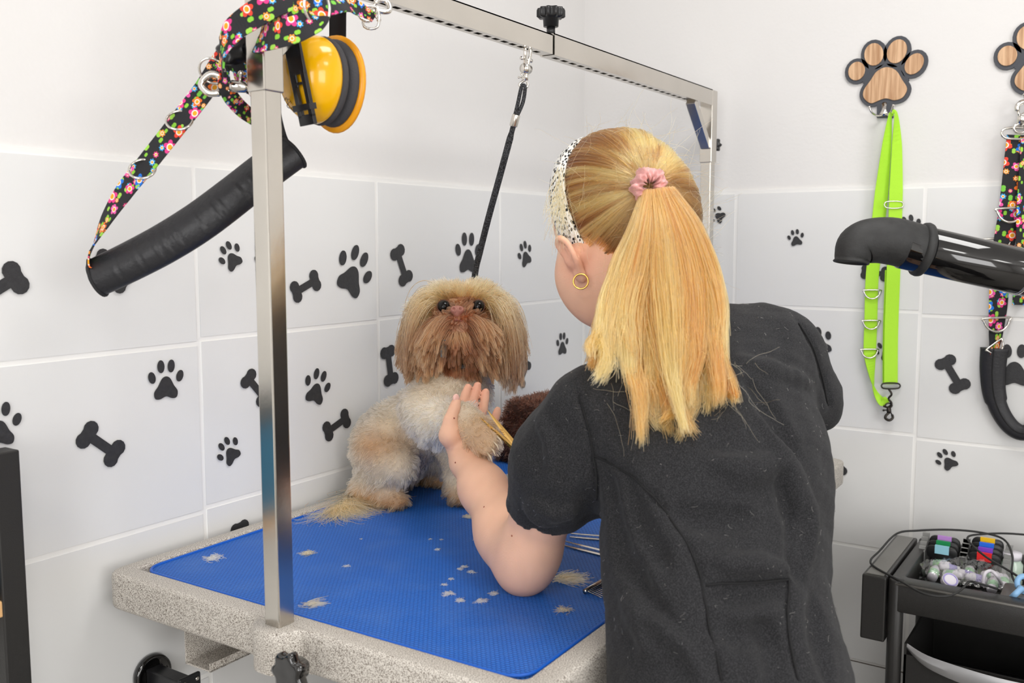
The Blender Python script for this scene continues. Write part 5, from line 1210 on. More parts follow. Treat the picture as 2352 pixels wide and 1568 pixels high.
# ---- tools lying on the mat
mat('brush_grey', (150, 150, 146), 0.4)
g0 = on_z(1172, 1118, TZM); bt = thing('slicker_brush', 'grey slicker brush lying on the mat behind the bent elbow', 'brush', g0)
gx = unit(on_z(1240, 1122, TZM)-g0); gy = np.cross([0, 0, 1], gx)
bevel(MB().obox(g0+gx*0.02+[0, 0, 0.012], gx, gy, (0, 0, 1), (0.038, 0.024, 0.006)).build('brush_head', MATS['brush_grey'], bt, False), 0.004, 2)
MB().obox(g0+gx*0.02+[0, 0, 0.0035], gx, gy, (0, 0, 1), (0.034, 0.021, 0.003)).build('pin_pad', MATS['black_rubber'], bt, False)
MB().tube([g0+gx*0.055+[0, 0, 0.012], g0+gx*0.08+[0, 0, 0.011], g0+gx*0.15+[0, 0, 0.011]], [0.006, 0.008, 0.007], 10).build('handle', MATS['black_plastic'], bt)
def shears(name, label, p0, p1, w, grp=None):
    a, b_ = on_z(*p0, TZM), on_z(*p1, TZM); d = unit(b_-a); u = np.cross([0, 0, 1], d); t = thing(name, label, 'scissors', a, grp)
    for s_ in (-1, 1):
        rings = []
        for q, hw in ((0, 0.15), (0.03, 0.7), (0.08, 1.0), (0.1, 0.9)): c = a+d*q+u*s_*w*0.55+[0, 0, 0.0035+0.0015*s_]; rings.append(np.array([c-u*w*hw*0.5, c+[0, 0, 0.0012], c+u*w*hw*0.5, c-[0, 0, 0.0012]]))
        MB().loft(rings).build('blade', MATS['steel'], t, False)
        MB().tube(crom([a+d*0.1+u*s_*w*0.4+[0, 0, 0.0035], a+d*0.13+u*s_*0.010+[0, 0, 0.0035], a+d*0.155+u*s_*0.012+[0, 0, 0.0035]], 4), 0.0028, 8).build('shank', MATS['steel'], t)
        MB().tube(torus_pts(a+d*0.168+u*s_*0.0145+[0, 0, 0.0035], d, u, 0.0125, 22), 0.0024, 8, closed=True).build('finger_ring', MATS['steel'], t)
    MB().lathe(a+d*0.098+[0, 0, 0.001], (0, 0, 1), [(0, 0), (0.004, 0), (0.004, 0.006), (0, 0.0068)], 12).build('pivot_screw', MATS['chrome'], t)
shears('thinning_scissors', 'steel scissors lying on the mat nearest the tunic side', (1294, 1252), (1360, 1268), 0.008)
shears('straight_scissors', 'second steel scissors lying on the mat just beyond the first pair', (1310, 1234), (1390, 1240), 0.007)
ca_, cb_ = on_z(1343, 1364, TZM), on_z(1380, 1342, TZM); cdv = unit(cb_-ca_); ctv = unit(on_z(1384, 1378, TZM)-on_z(1350, 1362, TZM)); cbm = thing('steel_comb', 'steel grooming comb lying on the mat edge beside the tunic', 'comb', ca_)
MB().tube([ca_+[0, 0, 0.0035], ca_+cdv*0.13+[0, 0, 0.0035]], 0.0032, 12).build('comb_spine', MATS['steel'], cbm)
tth = bpy.data.meshes.new('tooth')
for i in range(26):
    c = ca_+cdv*(0.005+i*0.0047)+[0, 0, 0.003]; MB().tube([c, c+ctv*0.024, c+ctv*0.030], [0.0008, 0.0007, 0.0003], 6).build('tooth', MATS['steel'], cbm)
bpy.data.meshes.remove(tth)

# ---- clipped fur on the mat
def tuft(px, py, n, size, spread, col, label, rad=0.0004, dirv=None, curl=0.25):
    c = on_z(px, py, TZM); R = c+rng.normal(size=(n, 3))*size*np.array([0.34, 0.34, 0]); R[:, 2] = TZM+0.0015+0.004*rng.random(n)*min(1, size*60)
    A = rng.random(n)*2*PI if dirv is None else dirv+rng.normal(size=n)*spread; d = np.stack([np.cos(A), np.sin(A), 0.3*rng.normal(size=n)], 1); k = 7; P = np.empty((n, k, 3)); P[:, 0] = R; L = size*(0.5+0.7*rng.random(n))[:, None]/(k-1)*(0.85 if dirv is None else 1.5)
    turn = rng.normal(size=n)*curl
    for i in range(1, k):
        cA, sA = np.cos(turn), np.sin(turn); d = np.stack([d[:, 0]*cA-d[:, 1]*sA, d[:, 0]*sA+d[:, 1]*cA, d[:, 2]*0.7-0.05], 1); d /= np.linalg.norm(d, axis=1, keepdims=True); P[:, i] = P[:, i-1]+d*L; P[:, i, 2] = np.maximum(P[:, i, 2], TZM+0.0008)
    t = thing('fur_tuft', label, 'fur tuft', c, 'clipped fur on the mat'); strands('fur', P, rad, rad*0.5, np.clip(lin(col)*jitter(n, 0.12), 0, 0.95), MATS['dog_fur'], t)
CRM, TAN = (238, 216, 186), (226, 188, 144)
tuft(490, 1285, 130, 0.013, 0, CRM, 'curly cream fur tuft alone near the rim corner of the mat', 0.0005, None, 0.5)
tuft(706, 1273, 150, 0.010, 0, TAN, 'tan fur clump just beside the near gantry post'); tuft(708, 1392, 60, 0.014, 0.1, TAN, 'thin tan fur strand by the foot of the near post', dirv=-0.4, curl=0.05)
tuft(1290, 1334, 260, 0.020, 0.35, TAN, 'long tan fur lock lying beside the elbow', dirv=-0.75, curl=0.08); tuft(1070, 1190, 70, 0.010, 0.3, TAN, 'small tan fur lock beside the forearm', dirv=-0.6, curl=0.1)
tuft(1296, 1406, 70, 0.009, 0.5, TAN, 'fine tan fur wisp close to the steel comb', dirv=0.9)
tuft(1192, 1078, 200, 0.016, 0, CRM, 'cream fur heap on the mat between brush and towel'); tuft(1180, 1098, 90, 0.016, 0.4, CRM, 'cream fur wisps spread beside the grey brush', dirv=2.5)
SM = 'small cream fur tuft among the clippings in front of the elbow'
for x, y, s_, n_ in ((1056, 1309, 0.0045, 70), (1066, 1304, 0.005, 80), (1083, 1316, 0.006, 60), (1036, 1332, 0.004, 45), (1021, 1345, 0.0045, 50), (1030, 1366, 0.008, 90), (1057, 1381, 0.006, 90), (1104, 1383, 0.008, 90), (1134, 1366, 0.007, 80), (1005, 1264, 0.005, 60), (988, 1240, 0.003, 30), (1013, 1241, 0.003, 24), (1094, 1241, 0.006, 60)): tuft(x, y, n_, s_, 0, CRM, SM if y > 1290 else 'small cream fur tuft on the mat alongside the forearm')
for x, y, s_, n_ in ((797, 1302, 0.005, 40), (830, 1240, 0.003, 20), (946, 1162, 0.003, 20)): tuft(x, y, n_, s_, 0, CRM, 'tiny cream fur speck on the mat between post and dog')

# ------------------------------------------------------------------ on wall_right
def wood():
    m = mat('oak_veneer', (205, 165, 125), 0.5); n, l, b = N(m); tc = n.new('ShaderNodeTexCoord'); mp = n.new('ShaderNodeMapping'); mp.inputs['Scale'].default_value = (1, 90, 6); l.new(tc.outputs['Object'], mp.inputs[0]); t = n.new('ShaderNodeTexNoise'); t.inputs['Scale'].default_value = 1.6; t.inputs['Detail'].default_value = 5; l.new(mp.outputs[0], t.inputs['Vector'])
    r = n.new('ShaderNodeValToRGB'); e = r.color_ramp.elements; e[0].position = 0.35; e[0].color = (*srgb((176, 132, 94)), 1); e[1].position = 0.65; e[1].color = (*srgb((222, 184, 146)), 1); l.new(t.outputs[0], r.inputs[0]); l.new(r.outputs[0], b.inputs['Base Color'])
wood(); mat('slate_board', (72, 74, 80), 0.6); mat('charred_edge', (110, 70, 40), 0.8)
def paw_hook(shift, label):
    XW = XB-0.0005
    def w(px, py): p = on_x(px, py, XW); return np.array([p[1], p[2]])+shift
    s_ = 230/1568.0
    def z(x, y): return w(1920+x*s_, 60+y*s_)
    toes = [((337, 712), (135, 147), 0.0), ((606, 452), (150, 178), 0.2), ((966, 405), (152, 185), -0.25), ((1236, 600), (135, 168), -0.5)]
    padp = crom([z(*p) for p in ((800, 650), (950, 700), (1050, 850), (1125, 985), (1060, 1120), (930, 1168), (800, 1140), (700, 1165), (560, 1215), (450, 1130), (450, 1010), (560, 850), (650, 720))], 4, True)
    c0 = z(800, 950); t = thing('paw_hook', label, 'hook', (XB, c0[0], c0[1]), 'paw shaped wall hooks')
    kx = np.linalg.norm(z(900, 950)-z(800, 950))/100; ky = np.linalg.norm(z(800, 1050)-z(800, 950))/100
    mb = MB(); ax, ay, nx = np.array([0, 1.0, 0]), np.array([0, 0, 1.0]), np.array([-1.0, 0, 0])
    woods = [padp]
    for (cx, cy), (a, b_), rot in toes:
        c = z(cx, cy); e = ellipse(0, 0, a*kx, b_*ky, 0); e = np.array([(-(x*math.cos(rot)-y*math.sin(rot)), (x*math.sin(rot)+y*math.cos(rot))) for x, y in e])+c; woods.append(e)
    for e in woods:
        c = e.mean(0); g = 0.0075; dd = (np.roll(e, -1, 0)-np.roll(e, 1, 0)); nn_ = np.stack([dd[:, 1], -dd[:, 0]], 1); nn_ /= np.linalg.norm(nn_, axis=1, keepdims=True); 
        if ((e-c)*nn_).sum() < 0: nn_ = -nn_
        mb.prism(e+nn_*g, (XB, 0, 0), ax, ay, 0.006, nx)
    for q in ([z(420, 560), z(1130, 460), z(1150, 860), z(430, 900)], [z(650, 1100), z(905, 1100), z(905, 1440), z(650, 1440)]): mb.prism(np.array(q), (XB, 0, 0), ax, ay, 0.0058, nx)
    mb.build('backing_board', MATS['slate_board'], t, False)
    for e in woods: bevel(MB().prism(e, (XB-0.006, 0, 0), ax, ay, 0.003, nx).build('wood_inlay', MATS['oak_veneer'], t, False), 0.0006, 1)
    h = MB(); hc_ = z(765, 1330); h.prism(crom([hc_+np.array(q) for q in ((0.0045, 0.016), (-0.0045, 0.016), (-0.004, 0.004), (-0.009, -0.010), (0.009, -0.010), (0.004, 0.004))], 3, True), (XB-0.006, 0, 0), ax, ay, 0.002, nx)
    for q in (-1, 1): h.tube(crom([(XB-0.007, hc_[0]+q*0.004, hc_[1]-0.009), (XB-0.018, hc_[0]+q*0.012, hc_[1]-0.010), (XB-0.030, hc_[0]+q*0.020, hc_[1]-0.004), (XB-0.034, hc_[0]+q*0.024, hc_[1]+0.008)], 5), [0.0022]*15+[0.0028], 8)
    h.build('double_hook', MATS['chrome'], t); return t
paw_hook(np.zeros(2), 'wooden paw shaped wall hook holding the green lead')
d_ = on_x(2313, 128, XB)-on_x(1968, 163, XB); paw_hook(np.array([d_[1], d_[2]]), 'wooden paw shaped wall hook cut off by the picture edge, above the floral lead')
# green lead
gr = thing('green_lead', 'lime green webbing lead hanging from the paw hook', 'lead', on_x(2048, 260, XB-0.03)); GW = MATS['green_web']
def X3(l, X): return [on_x(x, y, X-dx) for x, y, dx in l]
ribbon('strap', GW, X3([(2050, 266, 0.012), (2046, 262, 0.02), (2044, 270, 0.03), (2037, 330, 0.03), (2025, 440, 0.02), (2012, 560, 0.018), (2003, 640, 0.016), (2000, 740, 0.016), (1998, 810, 0.016), (2002, 860, 0.018), (2006, 885, 0.02)], XB), [0.006, 0.008, 0.010, 0.02, 0.028, 0.028, 0.0275, 0.0275, 0.027, 0.017, 0.006], gr, [50, 40, 30, 10, 0, 0, 0, 0, 0, 30, 50])
ribbon('strap', GW, X3([(2005, 885, 0.02), (2013, 905, 0.02), (2027, 922, 0.022), (2038, 915, 0.024)], XB), [0.006, 0.012, 0.02, 0.012], gr, [50, 20, 0, 20])
ribbon('strap', GW, X3([(2050, 258, 0.034), (2058, 262, 0.034), (2060, 330, 0.024), (2058, 440, 0.018), (2053, 600, 0.016), (2047, 760, 0.016), (2046, 882, 0.018)], XB), [0.010, 0.012, 0.022, 0.028, 0.0285, 0.029, 0.029], gr, [60, 40, 10, 0, 0, 0, 0])
ribbon('strap', GW, X3([(2046, 620, 0.012), (2041, 760, 0.012), (2040, 880, 0.013)], XB), 0.027, gr, [15, 15, 15])
for x, y in ((2003, 660), (2001, 730), (1997, 796)): d_ring(on_x(x, y+6, XB-0.020), gr, 0.0175, (1, 0), 0.0017)
sb = on_x(2053, 470, XB-0.022); MB().tube(crom([sb+RT*0.016*a+UP*0.006*b for a, b in ((-1, -1), (1, -1), (1, 1), (-1, 1))], 4, True), 0.0013, 8, closed=True).build('slider', MATS['chrome'], gr)
fb_ = on_x(2046, 886, XB-0.022); MB().tube(crom([fb_+RT*0.016*a+UP*0.005*b for a, b in ((-1, -1), (1, -1), (1, 1), (-1, 1))], 4, True), 0.0017, 8, closed=True).build('end_ring', MATS['dark_metal'], gr)
MB().tube(crom([on_x(x, y, XB-0.024) for x, y in ((2041, 893), (2048, 905), (2041, 915), (2048, 926), (2040, 935), (2029, 932))], 5), 0.0022, 8).build('chain', MATS['dark_metal'], gr)
snap_hook(on_x(2041, 928, XB-0.024), on_x(2043, 966, XB-0.024), gr, 1.1, 'dark_metal')
# second floral lead with a padded hand loop
fl_ = thing('floral_lead', 'black floral lead with padded hand loop hanging on the tiled wall beside the dryer', 'lead', on_x(2340, 320, XB-0.03))
ribbon('strap', FWEB, X3([(2340, 310, 0.02), (2330, 400, 0.02), (2318, 490, 0.02), (2306, 560, 0.02), (2297, 640, 0.02), (2292, 710, 0.02), (2287, 770, 0.022), (2282, 815, 0.024)], XB), [0.046, 0.045, 0.043, 0.042, 0.040, 0.038, 0.032, 0.022], fl_, [0, 0, 0, 0, 0, 5, 15, 30])
ribbon('strap', FWEB, X3([(2362, 320, 0.014), (2352, 480, 0.014), (2350, 560, 0.014), (2342, 700, 0.014)], XB), 0.03, fl_, 5, u0=4)
for x, y in ((2320, 478), (2289, 730), (2290, 548)): d_ring(on_x(x, y, XB-0.026), fl_, 0.026, (1, 0.05), 0.0024)
d_ring(on_x(2283, 790, XB-0.028), fl_, 0.018, (0.8, 0.6), 0.0022)
rb_ = on_x(2340, 306, XB-0.022); MB().tube(crom([rb_+RT*0.027*a+UP*0.009*b for a, b in ((-1, -1), (1, -1), (1, 1), (-1, 1))], 4, True), 0.0026, 8, closed=True).build('end_ring', MATS['chrome'], fl_)
snap_hook(on_x(2342, 300, XB-0.024), on_x(2354, 232, XB-0.024), fl_, 1.9)
lp_ = crom(X3([(2284, 800, 0.026), (2280, 850, 0.024), (2284, 905, 0.022), (2300, 950, 0.022), (2328, 985, 0.024), (2360, 992, 0.026), (2400, 960, 0.026)], XB), 7); rings = []
T = np.gradient(lp_, axis=0); T /= np.linalg.norm(T, axis=1, keepdims=True)
for i in range(len(lp_)):
    sd = unit(np.cross(T[i], [-1, 0, 0])); nn = np.cross(sd, T[i]); s_ = i/(len(lp_)-1); w_ = 0.026*(1-s_)+0.013*s_ if s_ < 0.4 else 0.0182-0.006*(s_-0.4); rings.append(np.array([lp_[i]+sd*w_*math.cos(2*PI*k/16)+nn*0.009*math.sin(2*PI*k/16)*(1-0.5*max(0, math.cos(4*PI*k/16))) for k in range(16)]))
MB().loft(rings).build('hand_loop', MATS['black_leather'], fl_)
MB().tube(np.array([r[4] for r in rings]), 0.0012, 6).build('seam', MATS['thread'], fl_)
# round flanged bracket low on wall_left
wb = on_y(352, 1548, YA-0.013); br_ = thing('wall_bracket', 'black round flanged bracket on the wall below the table corner', 'bracket', (wb[0], YA-TT, wb[2])); yb = YA-TT
MB().lathe((wb[0], yb, wb[2]), (0, -1, 0), [(0, 0), (0.030, 0), (0.0305, 0.004), (0.029, 0.010), (0.025, 0.011), (0.024, 0.007), (0.012, 0.007), (0, 0.007)], 36).build('flange', MATS['black_gloss'], br_)
bevel(MB().box(np.array([wb[0]-0.012, yb-0.088, wb[2]-0.010]), np.array([wb[0]+0.012, yb-0.006, wb[2]+0.012])).build('arm', MATS['black_plastic'], br_, False), 0.002)
bevel(MB().box(np.array([wb[0]-0.018, yb-0.092, wb[2]-0.022]), np.array([wb[0]+0.018, yb-0.086, wb[2]+0.020])).build('end_plate', MATS['black_plastic'], br_, False), 0.002)
for s_ in (-1, 1): MB().lathe((wb[0]+s_*0.011, yb-0.0925, wb[2]+0.012), (0, -1, 0), [(0, 0), (0.003, 0), (0.003, 0.001), (0.0015, 0.0012), (0, 0.0005)], 12).build('screw', MATS['chrome'], br_)

# ------------------------------------------------------------------ dryer on its stand
dr = thing('blow_dryer', 'black stand dryer with glossy tube and bent rubber nozzle', 'dryer', (1.66, 0.0, 0))
ta, te = at(2118, 573, 1.40), at(2640, 690, 1.40); tdv = unit(te-ta)
MB().lathe(ta-tdv*0.03, tdv, [(0.030, 0), (0.0345, 0.001), (0.0345, 0.42), (0.030, 0.421)], 40).build('tube', MATS['black_gloss'], dr)
MB().lathe(at(2340, 623, 1.40), tdv, [(0.0346, 0), (0.0356, 0.0005), (0.0356, 0.0045), (0.0346, 0.005)], 40).build('chrome_band', MATS['chrome'], dr)
nz = crom([ta+tdv*0.002, at(2060, 556, 1.40), at(2010, 552, 1.40), at(1972, 562, 1.40), at(1958, 588, 1.40), at(1955, 604, 1.40)], 6); rr_ = np.interp(np.linspace(0, 1, len(nz)), [0, 0.25, 0.5, 0.75, 0.92, 0.93, 1.0], [0.0352, 0.035, 0.0325, 0.0275, 0.0235, 0.0265, 0.0255])
rr_y = np.interp(np.linspace(0, 1, len(nz)), [0, 0.25, 0.5, 0.75, 0.92, 0.93, 1], [0.0352, 0.034, 0.03, 0.0265, 0.022, 0.0235, 0.0225]); T = np.gradient(nz, axis=0); T /= np.linalg.norm(T, axis=1, keepdims=True); rings = []
for i in range(len(nz)): sd = unit(np.cross(T[i], FW)); nn = np.cross(sd, T[i]); rings.append(np.array([nz[i]+sd*rr_[i]*math.cos(2*PI*k/32)+nn*rr_y[i]*math.sin(2*PI*k/32) for k in range(32)]))
rings += [rings[-1]*0.9+nz[-1]*0.1, rings[-3]*0.85+nz[-3]*0.15]
nzo = MB().loft(rings).build('nozzle', MATS['black_rubber'], dr)
MB().lathe(ta-tdv*0.004, tdv, [(0.036, -0.003), (0.0395, 0.0), (0.0405, 0.004), (0.0395, 0.008), (0.0362, 0.010)], 40).build('nozzle_collar', MATS['black_rubber'], nzo)
bdy = ta+tdv*0.40; MB().lathe(bdy-tdv*0.01, tdv, [(0, 0), (0.034, 0), (0.06, 0.02), (0.085, 0.07), (0.085, 0.25), (0.06, 0.29), (0, 0.295)], 36).build('motor_housing', MATS['black_gloss'], dr)
bx = bdy+tdv*0.20; MB().tube([[bx[0], bx[1], 0.06], [bx[0], bx[1], bx[2]-0.07]], 0.016, 16).build('stand_pole', MATS['steel'], dr)
for i in range(5):
    A = 2*PI*i/5; A = A+0.35; e = np.array([bx[0]+0.19*math.cos(A), bx[1]+0.19*math.sin(A), 0.045]); MB().tube([[bx[0], bx[1], 0.085], e], [0.016, 0.011], 10).build('foot_leg', MATS['black_plastic'], dr); MB().lathe((e[0], e[1]-0.011, 0.0225), (0, 1, 0), [(0, 0), (0.022, 0), (0.0225, 0.003), (0.0225, 0.019), (0.022, 0.022), (0, 0.022)], 18).build('castor', MATS['black_rubber'], dr)

# ------------------------------------------------------------------ trolley
TRX0, TRX1, TRY1, TRY0, TRZ = 1.715, 2.005, 0.345, -0.05, 0.74
tr = thing('salon_trolley', 'black plastic salon trolley with tray and drawers by the tiled wall', 'trolley', (1.86, 0.15, 0)); BP = mat('trolley_black', (40, 39, 38), 0.35, bump=(800, 0.15)); BT = mat('trolley_top', (104, 102, 98), 0.32, bump=(800, 0.1))  # second material: the same black with reflected light put into its colour
mb = MB(); ring_prism(mb, rrect(TRX0, TRY0, TRX1, TRY1, 0.015), rrect(TRX0+0.035, TRY0+0.02, TRX1-0.015, TRY1-0.022, 0.008), TRZ-0.055, TRZ); bevel(mb.build('tray_rim', BP, tr), 0.003, 2)
MB().box(np.array([TRX0+0.01, TRY0+0.01, TRZ-0.055]), np.array([TRX1-0.01, TRY1-0.01, TRZ-0.05])).build('tray_floor', BP, tr, False)
MB().tube([[TRX0-0.0005, TRY1-0.012, TRZ-0.004], [TRX0-0.0005, TRY0+0.012, TRZ-0.004]], 0.0022, 8).build('rim_bead', BT, tr)
sb_ = bevel(MB().box(np.array([TRX0+0.005, TRY1+0.004, TRZ-0.118]), np.array([TRX1-0.008, TRY1+0.046, TRZ+0.001])).build('side_box', BP, tr, False), 0.003, 2)
MB().box(np.array([TRX0+0.012, TRY1+0.010, TRZ+0.0005]), np.array([TRX1-0.015, TRY1+0.040, TRZ+0.0025])).build('box_lid', BT, sb_, False)
for x in (TRX0+0.012, TRX1-0.012):
    for y in (TRY1-0.012, TRY0+0.012): MB().lathe((x, y, 0.06), (0, 0, 1), [(0, 0), (0.013, 0), (0.013, TRZ-0.061), (0.011, TRZ-0.058), (0, TRZ-0.057)], 20).build('corner_post', BP, tr); MB().lathe((x-0.011, y, 0.03), (1, 0, 0), [(0, 0), (0.029, 0), (0.03, 0.004), (0.03, 0.018), (0.029, 0.022), (0, 0.022)], 22).build('castor', MATS['black_rubber'], tr)
for i, (z0, z1) in enumerate(((0.50, 0.63), (0.34, 0.47), (0.18, 0.31))):
    dw = MB(); xa, xb, ya, yb_ = TRX0+0.005, TRX1-0.01, TRY0+0.03, TRY1-0.03
    for lo, hi in (((xa, ya, z0), (xb, yb_, z0+0.004)), ((xa, ya, z0), (xa+0.004, yb_, z1-0.02)), ((xb-0.004, ya, z0), (xb, yb_, z1)), ((xa, ya, z0), (xb, ya+0.004, z1)), ((xa, yb_-0.004, z0), (xb, yb_, z1))): dw.box(np.array(lo), np.array(hi))
    dd_ = dw.build('drawer', BP, tr, False); hp_ = crom([(xa+0.006, yb_, z1-0.004), (xa-0.012, yb_-0.05, z1-0.022), (xa-0.02, (ya+yb_)/2, z1-0.032), (xa-0.012, ya+0.05, z1-0.022), (xa+0.006, ya, z1-0.004)], 8); rings = []
    for j, q in enumerate(hp_): h_ = 0.004+0.012*math.sin(PI*j/(len(hp_)-1)); rings.append(np.array([q+[0, 0, h_], q+[-0.004, 0, 0], q+[0, 0, -h_], q+[0.004, 0, 0]]))
    bevel(MB().loft(rings).build('drawer_handle', mat('handle_silver', (176, 176, 178), 0.35, metal=0.6) if 'handle_silver' not in MATS else MATS['handle_silver'], dd_), 0.001)
MB().box(np.array([TRX0+0.01, TRY0+0.01, 0.07]), np.array([TRX1-0.01, TRY1-0.01, 0.085])).build('base_plate', BP, tr, False)
# tool well at the front with a round hole
mb = MB(); ow = rrect(TRX0+0.030, TRY0+0.03, TRX0+0.115, TRY1-0.172, 0.010, 6); n_ = len(ow); cx_, cy_ = ow.mean(0); iw = np.array([(cx_+0.034*math.cos(a), cy_+0.052*math.sin(a)) for a in [math.atan2(q[1]-cy_, q[0]-cx_) for q in ow]]); ring_prism(mb, ow, iw, TRZ-0.05, TRZ-0.004); mb.build('tool_well', BT, tr)
# clipper guard rack with seven guards
def tp_(px, py, z=TRZ-0.02): return on_z(px, py, z)
rk = thing('guard_rack', 'black rack holding the clipper guards at the back of the trolley tray', 'rack', (TRX1-0.08, 0.25, TRZ-0.05)); gm = mat('guard_black', (26, 26, 27), 0.3); wm = mat('rack_grey', (150, 150, 148), 0.45)
g1, g2 = on_x(2165, 1262, TRX1-0.075), on_x(2262, 1278, TRX1-0.075)
for j, gc in enumerate((g1, g2)):
    for s_ in (-1, 1):
        for q in range(5): MB().box(np.array([TRX1-0.085+q*0.011, gc[1]+s_*0.0365-0.006, TRZ-0.049]), np.array([TRX1-0.078+q*0.011, gc[1]+s_*0.0365+0.006, gc[2]-0.006+q*0.006])).build('divider', wm, rk, False)
MB().box(np.array([TRX1-0.10, g2[1]-0.045, TRZ-0.05]), np.array([TRX1-0.02, g1[1]+0.045, TRZ-0.042])).build('rack_base', BP, rk, False)
names = [('light blue', (150, 205, 222)), ('green', (30, 140, 80)), ('lilac', (190, 140, 215)), ('red', (228, 40, 40)), ('purple', (130, 70, 200)), ('blue', (40, 110, 225)), ('yellow', (240, 190, 20))]
for i, (nm, c) in enumerate(names):
    gc = g1 if i < 3 else g2; q = i if i < 3 else i-3; xx = TRX1-0.083+q*0.013; zz = gc[2]-0.002+q*0.006; hw = 0.0275
    t = thing('clipper_guard', 'black clipper guard with a '+nm+' tag in the trolley rack', 'clipper guard', (xx, gc[1], TRZ-0.042), 'clipper guards in the rack')
    bevel(MB().prism(rrect(-hw, -0.012, hw, 0.014, 0.011, 5), (xx, gc[1], zz-0.004), (0, 1, 0), (0, 0, 1), 0.008, (1, 0, 0)).build('guard_body', gm, t), 0.0015)
    for k in range(9): yy = gc[1]-0.021+k*0.00525; MB().box(np.array([xx-0.0025, yy-0.0011, TRZ-0.042]), np.array([xx+0.0065, yy+0.0011, zz-0.014])).build('guard_tooth', gm, t, False)
    MB().box(np.array([xx-0.0016, gc[1]-0.0125, zz-0.0045]), np.array([xx+0.004, gc[1]+0.0125, zz+0.0115])).build('colour_tag', mat('tag_'+nm.replace(' ', '_'), c, 0.4), t, False)
# bag of small vials
bg = thing('plastic_bag', 'crumpled clear plastic bag of small vials in the trolley tray', 'bag', (1.80, 0.25, TRZ-0.05)); c0 = on_z(2222, 1318, TRZ-0.02)
GF = Field(c0-[0.09, 0.12, 0.05], c0+[0.09, 0.12, 0.05], 0.003); GF.ell(c0+[0.0, 0.0, -0.008], (0.052, 0.085, 0.021), k=0.02); GF.ell(c0+[0.02, -0.01, 0.006], (0.035, 0.05, 0.018), k=0.02); GF.ell(c0+[-0.02, 0.045, 0.0], (0.03, 0.035, 0.018), k=0.02); bd = np.abs(GF.f) < 0.02; ii = np.argwhere(bd); GF.f[bd] += (0.004*vnoise(GF.lo+GF.h*ii, 130, 5)).astype(np.float32)
gv, gf = GF.mesh(0); gv[:, 2] = np.maximum(gv[:, 2], TRZ-0.0495)
fm = bpy.data.materials.new('clear_film'); fm.use_nodes = True; nt = fm.node_tree; nt.nodes.remove(nt.nodes['Principled BSDF']); tb_ = nt.nodes.new('ShaderNodeBsdfTransparent'); gb_ = nt.nodes.new('ShaderNodeBsdfGlossy'); gb_.inputs['Roughness'].default_value = 0.12; mxs = nt.nodes.new('ShaderNodeMixShader'); mxs.inputs[0].default_value = 0.2
nt.links.new(tb_.outputs[0], mxs.inputs[1]); nt.links.new(gb_.outputs[0], mxs.inputs[2]); nt.links.new(mxs.outputs[0], nt.nodes['Material Output'].inputs[0]); quick_mesh('bag_film', gv, gf, fm, bg)
vw = mat('vial_white', (226, 222, 230), 0.35); vg = mat('vial_green', (176, 216, 180), 0.4); vl = mat('vial_lilac', (170, 160, 214), 0.4)
for i, (dx, dy) in enumerate(((-0.015, 0.055), (0.02, 0.035), (-0.02, 0.02), (0.025, 0.0), (-0.012, -0.015), (0.015, -0.04), (-0.022, -0.045), (0.0, 0.005), (0.03, 0.05), (0.005, -0.06))):
    c = c0+[dx, dy, 0.002*(i % 3)-0.004]; A = i*2.1; d = np.array([math.cos(A), math.sin(A), 0.25]); t = thing('vial', 'small white vial with coloured band inside the clear bag', 'vial', c, 'vials in the bag')
    MB().lathe(c-d*0.018, d, [(0, 0), (0.0085, 0), (0.009, 0.002), (0.009, 0.028), (0.006, 0.031), (0.006, 0.037), (0, 0.037)], 16).build('vial_body', vw, t); MB().lathe(c-d*0.012, d, [(0.0091, 0), (0.0094, 0.0005), (0.0094, 0.015), (0.0091, 0.0155)], 16).build('vial_band', (vg, vl, vg)[i % 3], t)
tpz = on_z(2178, 1338, TRZ-0.012); to = thing('tape_roll', 'small lilac rimmed roll at the front of the tray', 'roll', tpz); MB().lathe(tpz, unit(-FW*0.7+np.array([0, 0, 0.7])), [(0.007, 0), (0.0135, 0), (0.014, 0.002), (0.014, 0.010), (0.0135, 0.012), (0.007, 0.012)], 26).build('roll_body', vw, to); MB().tube(torus_pts(tpz+unit(-FW*0.7+np.array([0, 0, 0.7]))*0.012, RT, unit(np.cross(RT, -FW*0.7+np.array([0, 0, 0.7]))), 0.0115, 24), 0.0014, 8, closed=True).build('roll_rim', vl, to)
hd_ = thing('white_handle_tie', 'white curved plastic strip arching over the bag of vials', 'strip', on_z(2270, 1330, TRZ)); MB().tube(crom([on_z(2258, 1346, TRZ-0.02), on_z(2262, 1318, TRZ+0.002), on_z(2276, 1311, TRZ+0.006), on_z(2290, 1322, TRZ+0.002), on_z(2300, 1340, TRZ-0.02)], 6), 0.0032, 8).build('plastic_strip', vw, hd_)
bt_ = on_z(2322, 1318, TRZ-0.03); bo = thing('glass_jar', 'pale green translucent jar behind the bag in the tray', 'jar', bt_); MB().lathe(bt_-[0, 0, 0.018], (0, 0, 1), [(0, 0), (0.019, 0), (0.02, 0.003), (0.02, 0.038), (0.016, 0.044), (0.016, 0.048), (0, 0.048)], 24).build('jar_body', mat('jar_green', (196, 216, 200), 0.2, coat=0.3), bo); MB().lathe(bt_+[0, 0, 0.030], (0, 0, 1), [(0, 0), (0.017, 0), (0.017, 0.012), (0, 0.012)], 24).build('lid', vw, bo)
bs = thing('blue_handled_tool', 'light blue handled scissors standing in the trolley tool well', 'scissors', on_z(2330, 1370, TRZ-0.02)); lb = mat('light_blue', (140, 186, 228), 0.35)
